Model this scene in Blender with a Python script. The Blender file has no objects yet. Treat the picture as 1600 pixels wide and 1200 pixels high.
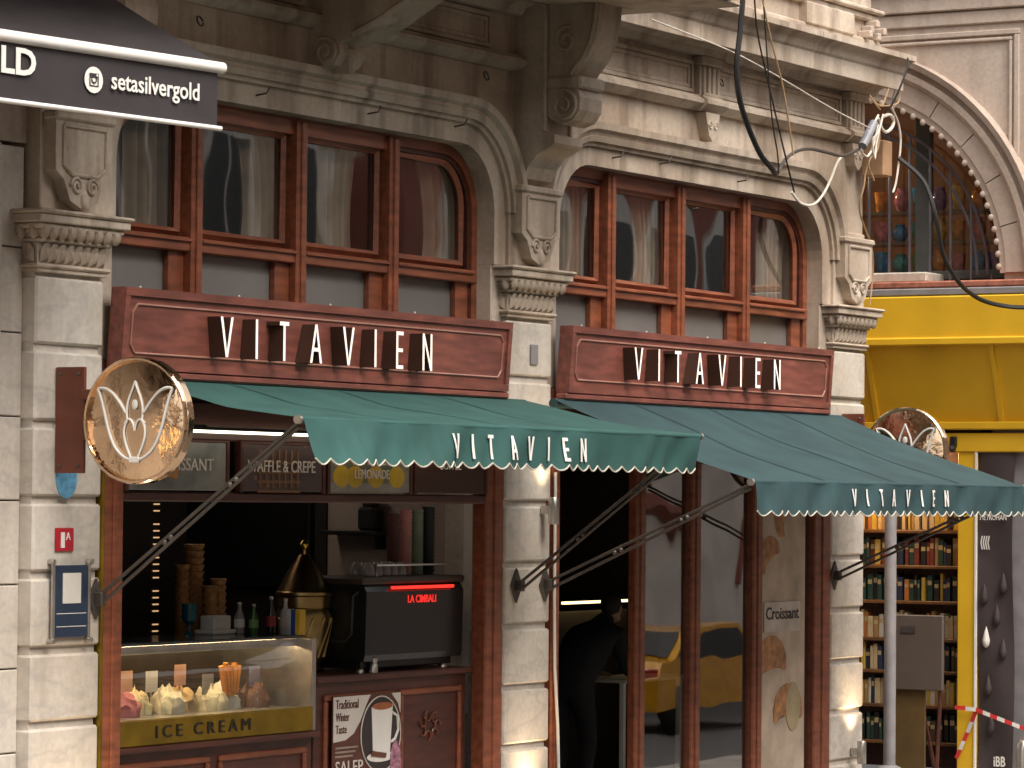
import bpy, bmesh, math, random
from mathutils import Vector, Matrix, noise
from mathutils.geometry import tessellate_polygon
random.seed(11)
S = bpy.context.scene
COL = S.collection
R = math.radians

# ------------------------------------------------------------------ camera, sky, sun, exposure
cam = bpy.data.cameras.new('camera'); cam.lens = 5621 / 1600 * 36; cam.sensor_width = 36
cam.clip_start = .1; cam.clip_end = 2000
co = bpy.data.objects.new('camera', cam); COL.objects.link(co); S.camera = co
_r, _u, _f = Vector((.50408651, -.86360479, .00914066)), Vector((-.03241222, -.00834065, .99943978)), Vector((.86304475, .50410038, .03219576))
co.matrix_world = Matrix(((_r.x, _u.x, -_f.x, -16.6976), (_r.y, _u.y, -_f.y, -12.7099), (_r.z, _u.z, -_f.z, 2.4), (0, 0, 0, 1)))

SUN_EL, SUN_AZ = R(56), R(200)        # azimuth measured from +Y clockwise (towards +X)
W = bpy.data.worlds.new('World'); S.world = W; W.use_nodes = True
wn = W.node_tree; wn.nodes.clear()
sky = wn.nodes.new('ShaderNodeTexSky'); sky.sky_type = 'NISHITA'; sky.sun_disc = False
sky.sun_elevation = SUN_EL; sky.sun_rotation = SUN_AZ; sky.air_density = 1.2; sky.dust_density = 4.0; sky.ozone_density = .6
hs = wn.nodes.new('ShaderNodeHueSaturation'); hs.inputs['Saturation'].default_value = .22
tint = wn.nodes.new('ShaderNodeMix'); tint.data_type = 'RGBA'; tint.blend_type = 'MULTIPLY'
tint.inputs[0].default_value = 1; tint.inputs[7].default_value = (1, .955, .91, 1)
bg = wn.nodes.new('ShaderNodeBackground'); bg.inputs[1].default_value = .15
wo = wn.nodes.new('ShaderNodeOutputWorld')
wn.links.new(sky.outputs[0], hs.inputs['Color']); wn.links.new(hs.outputs[0], tint.inputs[6])
wn.links.new(tint.outputs[2], bg.inputs[0]); wn.links.new(bg.outputs[0], wo.inputs[0])

sl = bpy.data.lights.new('sun', 'SUN'); sl.energy = 1.5; sl.angle = R(38); sl.color = (1, .94, .86)
so = bpy.data.objects.new('sun', sl); COL.objects.link(so)
sd = Vector((math.sin(SUN_AZ) * math.cos(SUN_EL), math.cos(SUN_AZ) * math.cos(SUN_EL), math.sin(SUN_EL)))
so.rotation_euler = sd.to_track_quat('Z', 'Y').to_euler(); so.location = (0, -20, 30)
S.view_settings.view_transform = 'Standard'; S.view_settings.look = 'None'
S.view_settings.exposure = 1.02; S.view_settings.gamma = 1
S.cycles.max_bounces = 8; S.cycles.transparent_max_bounces = 12; S.cycles.use_denoising = True
S.cycles.caustics_reflective = False; S.cycles.caustics_refractive = False

# ------------------------------------------------------------------ materials
MATS = {}
def nmat(name):
    m = bpy.data.materials.new(name); m.use_nodes = True
    return m, m.node_tree, m.node_tree.nodes['Principled BSDF']
def tex(nt, kind, scale=5, detail=4, stretch=None, **k):
    tc = nt.nodes.new('ShaderNodeTexCoord'); mp = nt.nodes.new('ShaderNodeMapping')
    nt.links.new(tc.outputs['Object'], mp.inputs[0])
    if stretch: mp.inputs['Scale'].default_value = stretch
    if 'rot' in k: mp.inputs['Rotation'].default_value = k['rot']
    t = nt.nodes.new(kind); nt.links.new(mp.outputs[0], t.inputs['Vector'])
    if 'Scale' in t.inputs: t.inputs['Scale'].default_value = scale
    if 'Detail' in t.inputs: t.inputs['Detail'].default_value = detail
    return t
def ramp(nt, src, stops):
    r = nt.nodes.new('ShaderNodeValToRGB'); e = r.color_ramp.elements
    while len(e) < len(stops): e.new(.5)
    for q, (p, c) in zip(e, stops): q.position = p; q.color = (*c, 1) if len(c) == 3 else c
    nt.links.new(src, r.inputs[0]); return r
def mix(nt, fac, a, b, mode='MIX'):
    m = nt.nodes.new('ShaderNodeMix'); m.data_type = 'RGBA'; m.blend_type = mode
    for v, i in ((fac, 0), (a, 6), (b, 7)):
        if hasattr(v, 'links'): nt.links.new(v, m.inputs[i])
        elif isinstance(v, (int, float)): m.inputs[i].default_value = v
        else: m.inputs[i].default_value = (*v, 1)
    return m.outputs[2]
def bump(nt, b, src, s=.3, d=.01):
    n = nt.nodes.new('ShaderNodeBump'); n.inputs['Strength'].default_value = s; n.inputs['Distance'].default_value = d
    nt.links.new(src, n.inputs['Height']); nt.links.new(n.outputs[0], b.inputs['Normal'])
def plain(name, col, rough=.55, metal=0, var=.18, scale=6, bmp=0, stretch=None, coat=0, spec=.5):
    if name in MATS: return MATS[name]
    m, nt, b = nmat(name)
    b.inputs['Roughness'].default_value = rough; b.inputs['Metallic'].default_value = metal
    b.inputs['Specular IOR Level'].default_value = spec; b.inputs['Coat Weight'].default_value = coat
    t = tex(nt, 'ShaderNodeTexNoise', scale, 5, stretch)
    lo = tuple(c * (1 - var) for c in col); hi = tuple(min(1, c * (1 + var)) for c in col)
    r = ramp(nt, t.outputs['Fac'], [(.3, lo), (.7, hi)]); nt.links.new(r.outputs[0], b.inputs['Base Color'])
    if bmp: bump(nt, b, t.outputs['Fac'], bmp)
    MATS[name] = m; return m
def emit(name, col, s):
    if name in MATS: return MATS[name]
    m, nt, b = nmat(name); b.inputs['Base Color'].default_value = (*col, 1)
    b.inputs['Emission Color'].default_value = (*col, 1); b.inputs['Emission Strength'].default_value = s
    MATS[name] = m; return m
def stone(name, base, stain, amt=.5, vein=.25, streak=.5):
    m, nt, b = nmat(name); b.inputs['Roughness'].default_value = .62
    n1 = tex(nt, 'ShaderNodeTexNoise', 1.1, 8); n2 = tex(nt, 'ShaderNodeTexNoise', 2.2, 7, (2.6, 2.6, .35))
    n3 = tex(nt, 'ShaderNodeTexNoise', 26, 6); v = tex(nt, 'ShaderNodeTexNoise', 1.6, 9, (1, 1, 2.2), rot=(0, .7, .2))
    r1 = ramp(nt, n1.outputs['Fac'], [(.38, (0, 0, 0)), (.68, (amt, amt, amt))])
    r2 = ramp(nt, n2.outputs['Fac'], [(.48, (0, 0, 0)), (.75, (streak, streak, streak))])
    rv = ramp(nt, v.outputs['Fac'], [(.455, (0, 0, 0)), (.5, (vein, vein, vein)), (.545, (0, 0, 0))])
    r3 = ramp(nt, n3.outputs['Fac'], [(.3, (.86, .86, .86)), (.65, (1, 1, 1))])
    c = mix(nt, r1.outputs[0], base, stain); c = mix(nt, r2.outputs[0], c, tuple(x * .62 for x in stain))
    c = mix(nt, rv.outputs[0], c, (base[0] * .45, base[1] * .47, base[2] * .5))
    c = mix(nt, 1.0, c, r3.outputs[0], 'MULTIPLY'); nt.links.new(c, b.inputs['Base Color'])
    bump(nt, b, n3.outputs['Fac'], .25, .006); MATS[name] = m; return m
def wood(name, col, rough=.38):
    m, nt, b = nmat(name); b.inputs['Roughness'].default_value = rough; b.inputs['Coat Weight'].default_value = .12
    t = tex(nt, 'ShaderNodeTexNoise', 3.5, 8, (1, 6, 6)); t2 = tex(nt, 'ShaderNodeTexNoise', 2.3, 3)
    r = ramp(nt, t.outputs['Fac'], [(.3, tuple(c * .62 for c in col)), (.55, col), (.75, tuple(min(1, c * 1.35) for c in col))])
    r2 = ramp(nt, t2.outputs['Fac'], [(.3, (.75, .75, .75)), (.7, (1.1, 1.1, 1.1))])
    nt.links.new(mix(nt, 1.0, r.outputs[0], r2.outputs[0], 'MULTIPLY'), b.inputs['Base Color'])
    bump(nt, b, t.outputs['Fac'], .12, .004); MATS[name] = m; return m
def glass(name, tintc=(.9, .92, .92), boost=1.0):
    m, nt, b = nmat(name); nt.nodes.remove(b)
    out = nt.nodes['Material Output']; tr = nt.nodes.new('ShaderNodeBsdfTransparent'); tr.inputs[0].default_value = (*tintc, 1)
    gl = nt.nodes.new('ShaderNodeBsdfGlossy'); gl.inputs['Roughness'].default_value = .015
    fr = nt.nodes.new('ShaderNodeFresnel'); fr.inputs[0].default_value = 1.62
    mu = nt.nodes.new('ShaderNodeMath'); mu.operation = 'MULTIPLY'; mu.inputs[1].default_value = boost
    n = tex(nt, 'ShaderNodeTexNoise', 1.4, 1); bp = nt.nodes.new('ShaderNodeBump'); bp.inputs['Strength'].default_value = .05; bp.inputs['Distance'].default_value = .05
    nt.links.new(n.outputs['Fac'], bp.inputs['Height']); nt.links.new(bp.outputs[0], gl.inputs['Normal'])
    mx = nt.nodes.new('ShaderNodeMixShader'); ge = nt.nodes.new('ShaderNodeNewGeometry'); iv = nt.nodes.new('ShaderNodeMath'); iv.operation = 'SUBTRACT'; iv.inputs[0].default_value = 1
    m3 = nt.nodes.new('ShaderNodeMath'); m3.operation = 'MULTIPLY'; nt.links.new(ge.outputs['Backfacing'], iv.inputs[1])   # only the outer face of a pane mirrors
    nt.links.new(fr.outputs[0], mu.inputs[0]); nt.links.new(mu.outputs[0], m3.inputs[0]); nt.links.new(iv.outputs[0], m3.inputs[1]); nt.links.new(m3.outputs[0], mx.inputs[0])
    nt.links.new(tr.outputs[0], mx.inputs[1]); nt.links.new(gl.outputs[0], mx.inputs[2]); nt.links.new(mx.outputs[0], out.inputs[0])
    MATS[name] = m; return m

STONE = stone('marble_block', (.66, .605, .535), (.42, .34, .255), .55, .3, .35)
STONEW = stone('carved_stone', (.585, .495, .40), (.30, .21, .14), .8, .12, .85)
STONER = stone('neighbour_stone', (.60, .50, .42), (.43, .32, .25), .6, .1, .5)
WOOD = wood('mahogany', (.25, .074, .034)); WOODD = wood('dark_mahogany', (.085, .024, .015), .45)
SIGNW = wood('sign_board_wood', (.225, .068, .048), .55)
GLASS = glass('window_glass', (.9, .89, .86), 2.1); SGLASS = glass('shop_glass', (.93, .93, .91), 2.8); CGLASS = glass('clear_glass', (.95, .96, .95), .8)
FROST = plain('frosted_film', (.17, .16, .15), .28, var=.12, scale=2)
DARK = plain('dark_interior', (.02, .017, .015), .8); BLACK = plain('black_metal', (.012, .012, .013), .4)  # DARK: the gloom inside the rooms put into their wall colour
IRON = plain('grey_iron', (.10, .085, .075), .5, .6); STEEL = plain('brushed_steel', (.5, .47, .43), .3, .9)
WHITE = plain('white_paint', (.78, .75, .70), .5, var=.05); PAPER = plain('printed_white', (.62, .58, .52), .7, var=.05)
BROWNM = plain('letter_side_brown', (.055, .024, .014), .5)
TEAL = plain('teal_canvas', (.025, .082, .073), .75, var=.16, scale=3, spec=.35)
TEAL2 = plain('light_toned_teal_canvas', (.021, .053, .058), .72, var=.2, scale=3, spec=.4)  # same canvas as TEAL; the light on the right awning put into its colour
CREAM = plain('cream_trim', (.48, .44, .37), .7)
ROSE = plain('polished_rose_gold', (.76, .54, .36), .1, 1, var=.06, scale=3.2, bmp=.6)
[setattr(n.inputs['Distance'], 'default_value', .05) for n in ROSE.node_tree.nodes if n.type == 'BUMP']
BRASS = plain('brass', (.48, .30, .07), .25, 1); GOLD = plain('gold_band', (.36, .23, .025), .25, .8, var=.3, scale=4)
RUSTP = plain('red_brown_plate', (.15, .042, .022), .45)
YELLOW = plain('yellow_paint', (.72, .43, .02), .45, var=.08, scale=2)
CHAR = plain('charcoal_canvas', (.034, .028, .030), .6, var=.15); BANNER = plain('banner_cloth', (.048, .034, .034), .7, var=.1)
GREY = plain('grey_paint', (.24, .225, .23), .5); CURT = plain('curtain_cloth', (.40, .33, .265), .85)
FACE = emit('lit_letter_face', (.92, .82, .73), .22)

# ------------------------------------------------------------------ mesh builder
class MB:
    def __init__(s): s.v, s.f, s.m = [], [], []
    def add(s, v, f, mi=0):
        o = len(s.v); s.v += [Vector(p) for p in v]; s.f += [tuple(i + o for i in q) for q in f]; s.m += [mi] * len(f); return s
    def box(s, x0, x1, y0, y1, z0, z1, c=0, mi=0):
        if c <= 0:
            return s.add([(x, y, z) for z in (z0, z1) for y in (y0, y1) for x in (x0, x1)],
                         [(0, 2, 3, 1), (4, 5, 7, 6), (0, 1, 5, 4), (2, 6, 7, 3), (0, 4, 6, 2), (1, 3, 7, 5)], mi)
        bm = bmesh.new()
        for X, dx in ((x0, c), (x1, -c)):
            for Y, dy in ((y0, c), (y1, -c)):
                for Z, dz in ((z0, c), (z1, -c)):
                    bm.verts.new((X + dx, Y + dy, Z)); bm.verts.new((X + dx, Y, Z + dz)); bm.verts.new((X, Y + dy, Z + dz))
        bmesh.ops.convex_hull(bm, input=bm.verts); bm.verts.index_update()
        s.add([v.co.copy() for v in bm.verts], [[v.index for v in f.verts] for f in bm.faces], mi); bm.free(); return s
    def prism(s, poly, axis, a0, a1, mi=0):
        def P(p, a): return {'x': (a, p[0], p[1]), 'y': (p[0], a, p[1]), 'z': (p[0], p[1], a)}[axis]
        n = len(poly)
        tri = [list(q) for q in tessellate_polygon([[Vector((p[0], p[1], 0)) for p in poly]])]
        v = [P(p, a0) for p in poly] + [P(p, a1) for p in poly]
        f = [t for t in tri] + [[i + n for i in reversed(t)] for t in tri] + [(i, (i + 1) % n, n + (i + 1) % n, n + i) for i in range(n)]
        return s.add(v, f, mi)
    def tube(s, pts, r, n=8, mi=0, cap=True):
        pts = [Vector(p) for p in pts]; rs = r if isinstance(r, (list, tuple)) else [r] * len(pts)
        rings = []; up = None
        for i, p in enumerate(pts):
            d = (pts[min(i + 1, len(pts) - 1)] - pts[max(i - 1, 0)]).normalized()
            if up is None: up = d.orthogonal().normalized()
            up = (up - d * up.dot(d)); up = up.normalized() if up.length > 1e-6 else d.orthogonal().normalized()
            b = d.cross(up); rings.append([p + (up * math.cos(a) + b * math.sin(a)) * rs[i] for a in (2 * math.pi * k / n for k in range(n))])
        v = [q for g in rings for q in g]
        f = [(i * n + k, i * n + (k + 1) % n, (i + 1) * n + (k + 1) % n, (i + 1) * n + k) for i in range(len(pts) - 1) for k in range(n)]
        if cap: f += [tuple(reversed(range(n))), tuple(range((len(pts) - 1) * n, len(pts) * n))]
        return s.add(v, f, mi)
    def lathe(s, prof, c, n=20, mi=0, axis='z'):
        c = Vector(c); v = []
        for r, h in prof:
            for k in range(n):
                a = 2 * math.pi * k / n; p = (r * math.cos(a), r * math.sin(a), h)
                v.append(c + Vector(p if axis == 'z' else (p[2], p[0], p[1]) if axis == 'x' else (p[0], p[2], p[1])))
        m = len(prof)
        f = [(i * n + k, i * n + (k + 1) % n, (i + 1) * n + (k + 1) % n, (i + 1) * n + k) for i in range(m - 1) for k in range(n)]
        f += [tuple(reversed(range(n))), tuple(range((m - 1) * n, m * n))]
        return s.add(v, f, mi)
    def ball(s, c, r, n=10, m=7, mi=0):
        r = r if isinstance(r, (tuple, list)) else (r, r, r)
        v = [(c[0] + r[0] * math.sin(t) * math.cos(a), c[1] + r[1] * math.sin(t) * math.sin(a), c[2] + r[2] * math.cos(t))
             for t in (math.pi * (i + .02) / (m + .04) for i in range(m + 1)) for a in (2 * math.pi * k / n for k in range(n))]
        f = [(i * n + k, (i + 1) * n + k, (i + 1) * n + (k + 1) % n, i * n + (k + 1) % n) for i in range(m) for k in range(n)]
        return s.add(v, f, mi)
    def grid(s, fn, nu, nv, mi=0):
        v = [fn(i / nu, j / nv) for j in range(nv + 1) for i in range(nu + 1)]; w = nu + 1
        return s.add(v, [(j * w + i, j * w + i + 1, (j + 1) * w + i + 1, (j + 1) * w + i) for j in range(nv) for i in range(nu)], mi)
    def sweep(s, path, prof, mi=0, closed_prof=True):
        """path: (pos, n) ; profile (u along n, y depth)"""
        v = [p + n * u + Vector(d) * w for p, n, d in path for u, w in prof]; k = len(prof)
        f = [(i * k + j, i * k + (j + 1) % k, (i + 1) * k + (j + 1) % k, (i + 1) * k + j) for i in range(len(path) - 1) for j in range(k if closed_prof else k - 1)]
        if closed_prof: f += [tuple(range(k)), tuple(reversed(range((len(path) - 1) * k, len(path) * k)))]
        return s.add(v, f, mi)
    def mesh(s, name, mats, off=Vector(), smooth=False):
        me = bpy.data.meshes.new(name); me.from_pydata([p - off for p in s.v], [], s.f)
        for m in (mats if isinstance(mats, (list, tuple)) else [mats]): me.materials.append(m)
        for p, mi in zip(me.polygons, s.m): p.material_index = mi; p.use_smooth = smooth
        bm = bmesh.new(); bm.from_mesh(me); bmesh.ops.recalc_face_normals(bm, faces=bm.faces); bm.to_mesh(me); bm.free()
        if smooth:
            try: me.set_sharp_from_angle(angle=R(40))
            except Exception: pass
        return me

def wpos(o):
    p = Vector(o.location)
    while o.parent: o = o.parent; p += o.location
    return p
def tag(o, label=None, cat=None, group=None, kind=None):
    for k, v in (('label', label), ('category', cat), ('group', group), ('kind', kind)):
        if v: o[k] = v
    return o
def thing(name, loc, label, cat, group=None):
    o = bpy.data.objects.new(name, None); COL.objects.link(o); o.location = loc; o.empty_display_size = .1
    return tag(o, label, cat, group)
def part(name, mb, mats, parent, smooth=False, label=None):
    o = bpy.data.objects.new(name, mb.mesh(name, mats, wpos(parent), smooth)); COL.objects.link(o); o.parent = parent
    if label: o['label'] = label
    return o
def solo(name, mb, mats, label=None, cat=None, group=None, kind=None, smooth=False):
    n = len(mb.v); c = Vector((sum(p.x for p in mb.v) / n, sum(p.y for p in mb.v) / n, min(p.z for p in mb.v)))
    o = bpy.data.objects.new(name, mb.mesh(name, mats, c, smooth)); COL.objects.link(o); o.location = c
    return tag(o, label, cat, group, kind)
def inst(name, me, parent, wloc, rotz=0):
    o = bpy.data.objects.new(name, me); COL.objects.link(o); o.parent = parent; o.location = Vector(wloc) - wpos(parent); o.rotation_euler = (0, 0, rotz); return o
def text_mb(txt, fn, height, width=None, depth=.004, bold=0, space=1.0, mb=None, mi=0):
    """lettering: fn(x, d, z) -> world point; x right from 0, z up, d out"""
    cu = bpy.data.curves.new('t', 'FONT'); cu.body = txt; cu.size = 1; cu.extrude = .5; cu.offset = bold; cu.space_character = space; cu.resolution_u = 3
    ob = bpy.data.objects.new('t', cu); COL.objects.link(ob); dg = bpy.context.evaluated_depsgraph_get()
    me = bpy.data.meshes.new_from_object(ob.evaluated_get(dg)); bpy.data.objects.remove(ob); bpy.data.curves.remove(cu)
    xs = [v.co.x for v in me.vertices]; ys = [v.co.y for v in me.vertices]
    sy = height / (max(ys) - min(ys)); sx = (width / (max(xs) - min(xs))) if width else sy
    mb = mb or MB(); mb.add([fn((v.co.x - min(xs)) * sx, v.co.z * depth, (v.co.y - min(ys)) * sy) for v in me.vertices], [tuple(p.vertices) for p in me.polygons], mi)
    bpy.data.meshes.remove(me); return mb
ORD = ['first', 'second', 'third', 'fourth', 'fifth', 'sixth', 'seventh', 'eighth', 'ninth', 'tenth', 'eleventh', 'twelfth', 'thirteenth', 'fourteenth', 'fifteenth', 'sixteenth', 'seventeenth', 'eighteenth', 'nineteenth', 'twentieth', 'twenty-first', 'twenty-second', 'twenty-third', 'twenty-fourth', 'twenty-fifth']

# ------------------------------------------------------------------ setting: street, pavement
def street_z(x): return -.15 - .024 * min(60, max(0, x - 2))
xs_ = [-300, -100, -30, 0, 2, 10, 20, 30, 45, 62, 120, 300]; g = MB()
g.add([(x, y, street_z(x)) for y in (-300, 300) for x in xs_], [(k, k + 1, k + 13, k + 12) for k in range(11)])
solo('street', g, plain('asphalt', (.07, .066, .062), .85, var=.25, scale=9, bmp=.2), kind='structure')
p = MB().box(-60, 14.5, -2.6, .3, -.9, -.01, .01); solo('pavement', p, plain('paving_stone', (.24, .215, .19), .8, var=.2, scale=2.5), kind='structure')

# ------------------------------------------------------------------ the marble building
B = thing('stone_building', (5.3, .1, 0), 'ornate marble shop building with curved-corner upper windows and bay on brackets', 'building')
PX = [-.015, 5.305, 10.635]; PW = .32
JZ = [-.02, .25, .67, 1.085, 1.51, 1.945, 2.375, 2.81, 3.25, 3.68]
eggm = MB().ball((0, 0, 0), (.034, .03, .05), 8, 6).mesh('egg', STONEW, smooth=True)
leafm = MB().add([(-.034, 0, -.055), (.034, 0, -.055), (.04, -.012, .02), (.02, -.03, .055), (-.02, -.03, .055), (-.04, -.012, .02), (0, -.03, -.03), (0, -.024, .03)],
                 [(0, 1, 6), (0, 6, 7, 5), (6, 1, 2, 7), (7, 2, 3), (7, 3, 4), (7, 4, 5)]).mesh('leaf', STONEW)
def spiral(cx, cz, r, sgn, y, turns=1.6):
    return [(cx + sgn * r * (1 - t * .8) * math.cos(t * turns * 6.28), y, cz + r * (1 - t * .8) * math.sin(t * turns * 6.28)) for t in (k / 22 for k in range(23))]
for pi, cx in enumerate(PX):
    pr = part('pier', MB().box(cx - PW + .015, cx + PW - .015, .03, .5, 0, 3.7), STONE, B)
    for a, b in zip(JZ[:-1], JZ[1:]):
        j = random.uniform(-.004, .004)
        part('stone_block', MB().box(cx - PW + j, cx + PW + j, 0 + j, .3, a + .022, b - .022, .014), STONE, pr)
    c = MB(); w = PW
    for z0, z1, o, ch in ((3.68, 3.705, .012, .004), (3.705, 3.73, .03, .01), (3.73, 3.852, .004, .002), (3.852, 3.88, .035, .012), (3.88, 3.90, .03, .002), (3.90, 3.93, .055, .012), (3.925, 3.96, .085, .012), (3.96, 4.01, .11, .006), (4.01, 4.035, .13, .01)):
        c.box(cx - w - o, cx + w + o, -o, .35, z0, z1, ch)
    cp = part('capital', c, STONEW, B)
    for k in range(9): inst('egg', eggm, cp, (cx - w - .02 + k * (2 * w + .04) / 8, -.065, 3.915))
    for k in range(3): inst('egg', eggm, cp, (cx - w - .06, -.02 + k * .09, 3.915))
    for k in range(8): inst('leaf', leafm, cp, (cx - w + .05 + k * (2 * w - .1) / 7, -.006, 3.79))
    for k in range(3): inst('leaf', leafm, cp, (cx - w - .006, .05 + k * .09, 3.79), -math.pi / 2)
    # carved shield above the capital
    part('pilaster', MB().box(cx - .3, cx + .3, .0, .4, 4.03, 4.66, .006), STONEW, B)
    s = MB(); k = .27
    outer = [(-k, 4.58), (k, 4.58), (k, 4.27), (.19, 4.22), (.13, 4.10), (0, 4.05), (-.13, 4.10), (-.19, 4.22), (-k, 4.27)]
    s.prism([(cx + a, b) for a, b in outer], 'y', -.085, 0)
    sh = part('carved_shield', s, STONEW, B)
    rim = [(-.2, 4.53), (.2, 4.53), (.2, 4.30), (.12, 4.25), (-.12, 4.25), (-.2, 4.30), (-.2, 4.53)]
    part('panel_border', MB().tube([(cx + a, -.09, b) for a, b in rim], .013, 6), STONEW, sh)
    part('top_moulding', MB().box(cx - .29, cx + .29, -.105, .0, 4.56, 4.61, .012), STONEW, sh)
    for sg in (-1, 1): part('scroll', MB().tube(spiral(cx + sg * .075, 4.185, .055, sg, -.09), .011, 6), STONEW, sh, True)
    part('bud', MB().ball((cx, -.085, 4.11), (.035, .025, .06), 8, 6), STONEW, sh, True)

def arc_path(x0, x1, zb, zt, r, d=(0, 1, 0), n=9):
    pts = [(Vector((x0, 0, zb)), Vector((-1, 0, 0)))]
    for k in range(n + 1):
        a = math.pi - k * math.pi / 2 / n; pts.append((Vector((x0 + r + r * math.cos(a), 0, zt - r + r * math.sin(a))), Vector((math.cos(a), 0, math.sin(a)))))
    for k in range(n + 1):
        a = math.pi / 2 - k * math.pi / 2 / n; pts.append((Vector((x1 - r + r * math.cos(a), 0, zt - r + r * math.sin(a))), Vector((math.cos(a), 0, math.sin(a)))))
    pts.append((Vector((x1, 0, zb)), Vector((1, 0, 0))))
    return [(p, nn, d) for p, nn in pts]
BAYS = [(2.65, -.3, 5.305), (7.97, 5.305, 10.95)]
for bi, (cx, xa, xb) in enumerate(BAYS):
    x0, x1 = cx - 2.2, cx + 2.2
    path = arc_path(x0, x1, 4.0, 4.85, .45)
    inner = [(p.x, p.z) for p, n, d in path]
    part('wall', MB().prism([(xa, 4.04), (xa, 5.86), (xb, 5.86), (xb, 4.04), (x1, 4.04)] + list(reversed(inner[1:-1])) + [(x0, 4.04)], 'y', .03, .24), STONEW, B)
    op = arc_path(x0 - .14, x1 + .14, 4.6, 4.99, .58, n=12)
    part('arch_moulding', MB().sweep(op, [(0, .035), (0, 0), (.03, -.005), (.03, -.03), (.07, -.045), (.075, -.03), (.10, -.035), (.12, -.07), (.17, -.075), (.175, .035)]), STONEW, B)
    # jambs below the arch, between window and pier
    for s_, q in ((-1, x0), (1, x1)): part('jamb', MB().box(min(q, q + s_ * .17), max(q, q + s_ * .17), .05, .24, 3.2, 4.05, .008), STONEW, B)
    prof = [(0, .04), (0, -.01), (.02, -.04), (.05, -.075), (.08, -.075), (.1, -.04), (.115, -.03), (.115, .04)]
    part('roll_moulding', MB().sweep([(Vector((x, 0, 5.41)), Vector((0, 0, 1)), (0, 1, 0)) for x in (xa, xb)], prof), STONEW, B)
    trig = [5.6, 8.0, 10.67] if bi else [0, 5.0]
    for a, b in zip(trig[:-1], trig[1:]):
        if bi == 0: a, b = (.25, 2.45) if False else (a, b)
        segs = [(a + .2, b - .2)] if bi else [(.3, 2.4), (2.9, 4.75)]
        for u, v in segs:
            fr = MB(); z0, z1 = 5.54, 5.79
            for t, yy in ((0, .0), (.035, .015)):
                fr.box(u + t, v - t, yy, .04, z0 + t, z0 + t + .032, .004); fr.box(u + t, v - t, yy, .04, z1 - t - .032, z1 - t, .004)
                fr.box(u + t, u + t + .032, yy + .001, .04, z0 + t + .03, z1 - t - .03, .004); fr.box(v - t - .032, v - t, yy + .001, .04, z0 + t + .03, z1 - t - .03, .004)
            part('frieze_panel', fr, STONEW, B)
    for q in (trig[1:] if bi else []):
        t = MB(); t.box(q - .16, q + .16, -.03, .04, 5.5, 5.86, .006); t.box(q - .185, q + .185, -.075, .035, 5.76, 5.83, .01)
        for k in range(4): t.box(q - .14 + k * .08, q - .14 + k * .08 + .035, -.055, -.02, 5.53, 5.75, .006)
        t.box(q - .14, q + .14, -.053, -.02, 5.525, 5.55, .004)
        tr = part('triglyph', t, STONEW, B)
        part('roll_break', MB().sweep([(Vector((x, 0, 5.408)), Vector((0, 0, 1)), (0, 1, 0)) for x in (q - .175, q + .175)], [(a, b - .03) for a, b in prof]), STONEW, tr)
        part('pendant', MB().prism([(q - .12, 5.40), (q + .12, 5.40), (q + .10, 5.33), (q + .06, 5.22), (q, 5.18), (q - .06, 5.22), (q - .10, 5.33)], 'y', -.06, .035), STONEW, tr)
        for sg in (-1, 1): part('scroll', MB().tube(spiral(q + sg * .045, 5.30, .035, sg, -.062), .008, 6), STONEW, tr, True)
# iron hooks left in the stone
for k, (x, z) in enumerate(((3.2, 4.93), (4.3, 4.95), (1.9, 4.92), (6.55, 4.93), (8.6, 4.92), (7.3, 4.95))):
    part('iron_hook', MB().tube([(x, .03, z), (x, -.05, z + .01), (x + .02, -.06, z + .05)], .006, 6), IRON, B)
for x, z in ((4.62, 5.33), (8.2, 5.66), (1.2, 5.3)): part('iron_ring', MB().tube([(x + .03 * math.cos(a), -.03 + .01 * math.sin(a), z + .03 * math.sin(a)) for a in (k * .6 for k in range(11))], .006, 6), IRON, B)
# cornice over the right bay, plinth above
cprof = [(.1, 5.83), (-.07, 5.83), (-.09, 5.88), (-.13, 5.9), (-.27, 5.9), (-.28, 5.87), (-.31, 5.87), (-.31, 6.0), (-.33, 6.02), (-.35, 6.07), (-.39, 6.1), (-.43, 6.11), (-.43, 6.155), (-.1, 6.22), (.1, 6.22)]
xs = [5.56, 7.3, 9.2, 11.02]
for a, b in zip(xs[:-1], xs[1:]):
    part('cornice_stone', MB().prism(cprof, 'x', a + .004, b - .004), STONEW, B)
part('parapet', MB().box(5.6, 11.0, -.02, .5, 6.2, 7.6, .01), STONEW, B)
for z0, z1, o in ((6.22, 6.3, .06), (6.46, 6.52, .05), (6.52, 6.56, .09)): part('parapet_band', MB().box(5.6, 11.0 + o, -.02 - o, .4, z0, z1, .012), STONEW, B)
for x in (6.2, 9.6): part('parapet_block', MB().box(x, x + .9, -.1, .3, 6.29, 6.47, .01), STONEW, B)
for k in range(5): part('broken_brick', MB().box(10.72 + .07 * k, 10.78 + .07 * k, -.14 + .02 * (k % 2), -.02, 6.3 + .05 * (k % 3), 6.36 + .05 * (k % 3), .008), STONER, B)
part('end_wall', MB().box(10.62, 10.955, .1, 4.5, 0, 8), STONEW, B)
part('left_wall', MB().box(-4, -.3, .1, .6, 4.42, 8), STONEW, B)
zz = [0, .45, .93, 1.41, 1.89, 2.37, 2.85, 3.33, 3.82, 4.4]
for a, b in zip(zz[:-1], zz[1:]): part('wall_slab', MB().box(-4, -.335, .1, .6, a + .004, b - .004, .006), STONE, B)
part('edge_strip', MB().box(-.9, -.60, .03, .2, 0, 4.4, .02), STONE, B)
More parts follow.
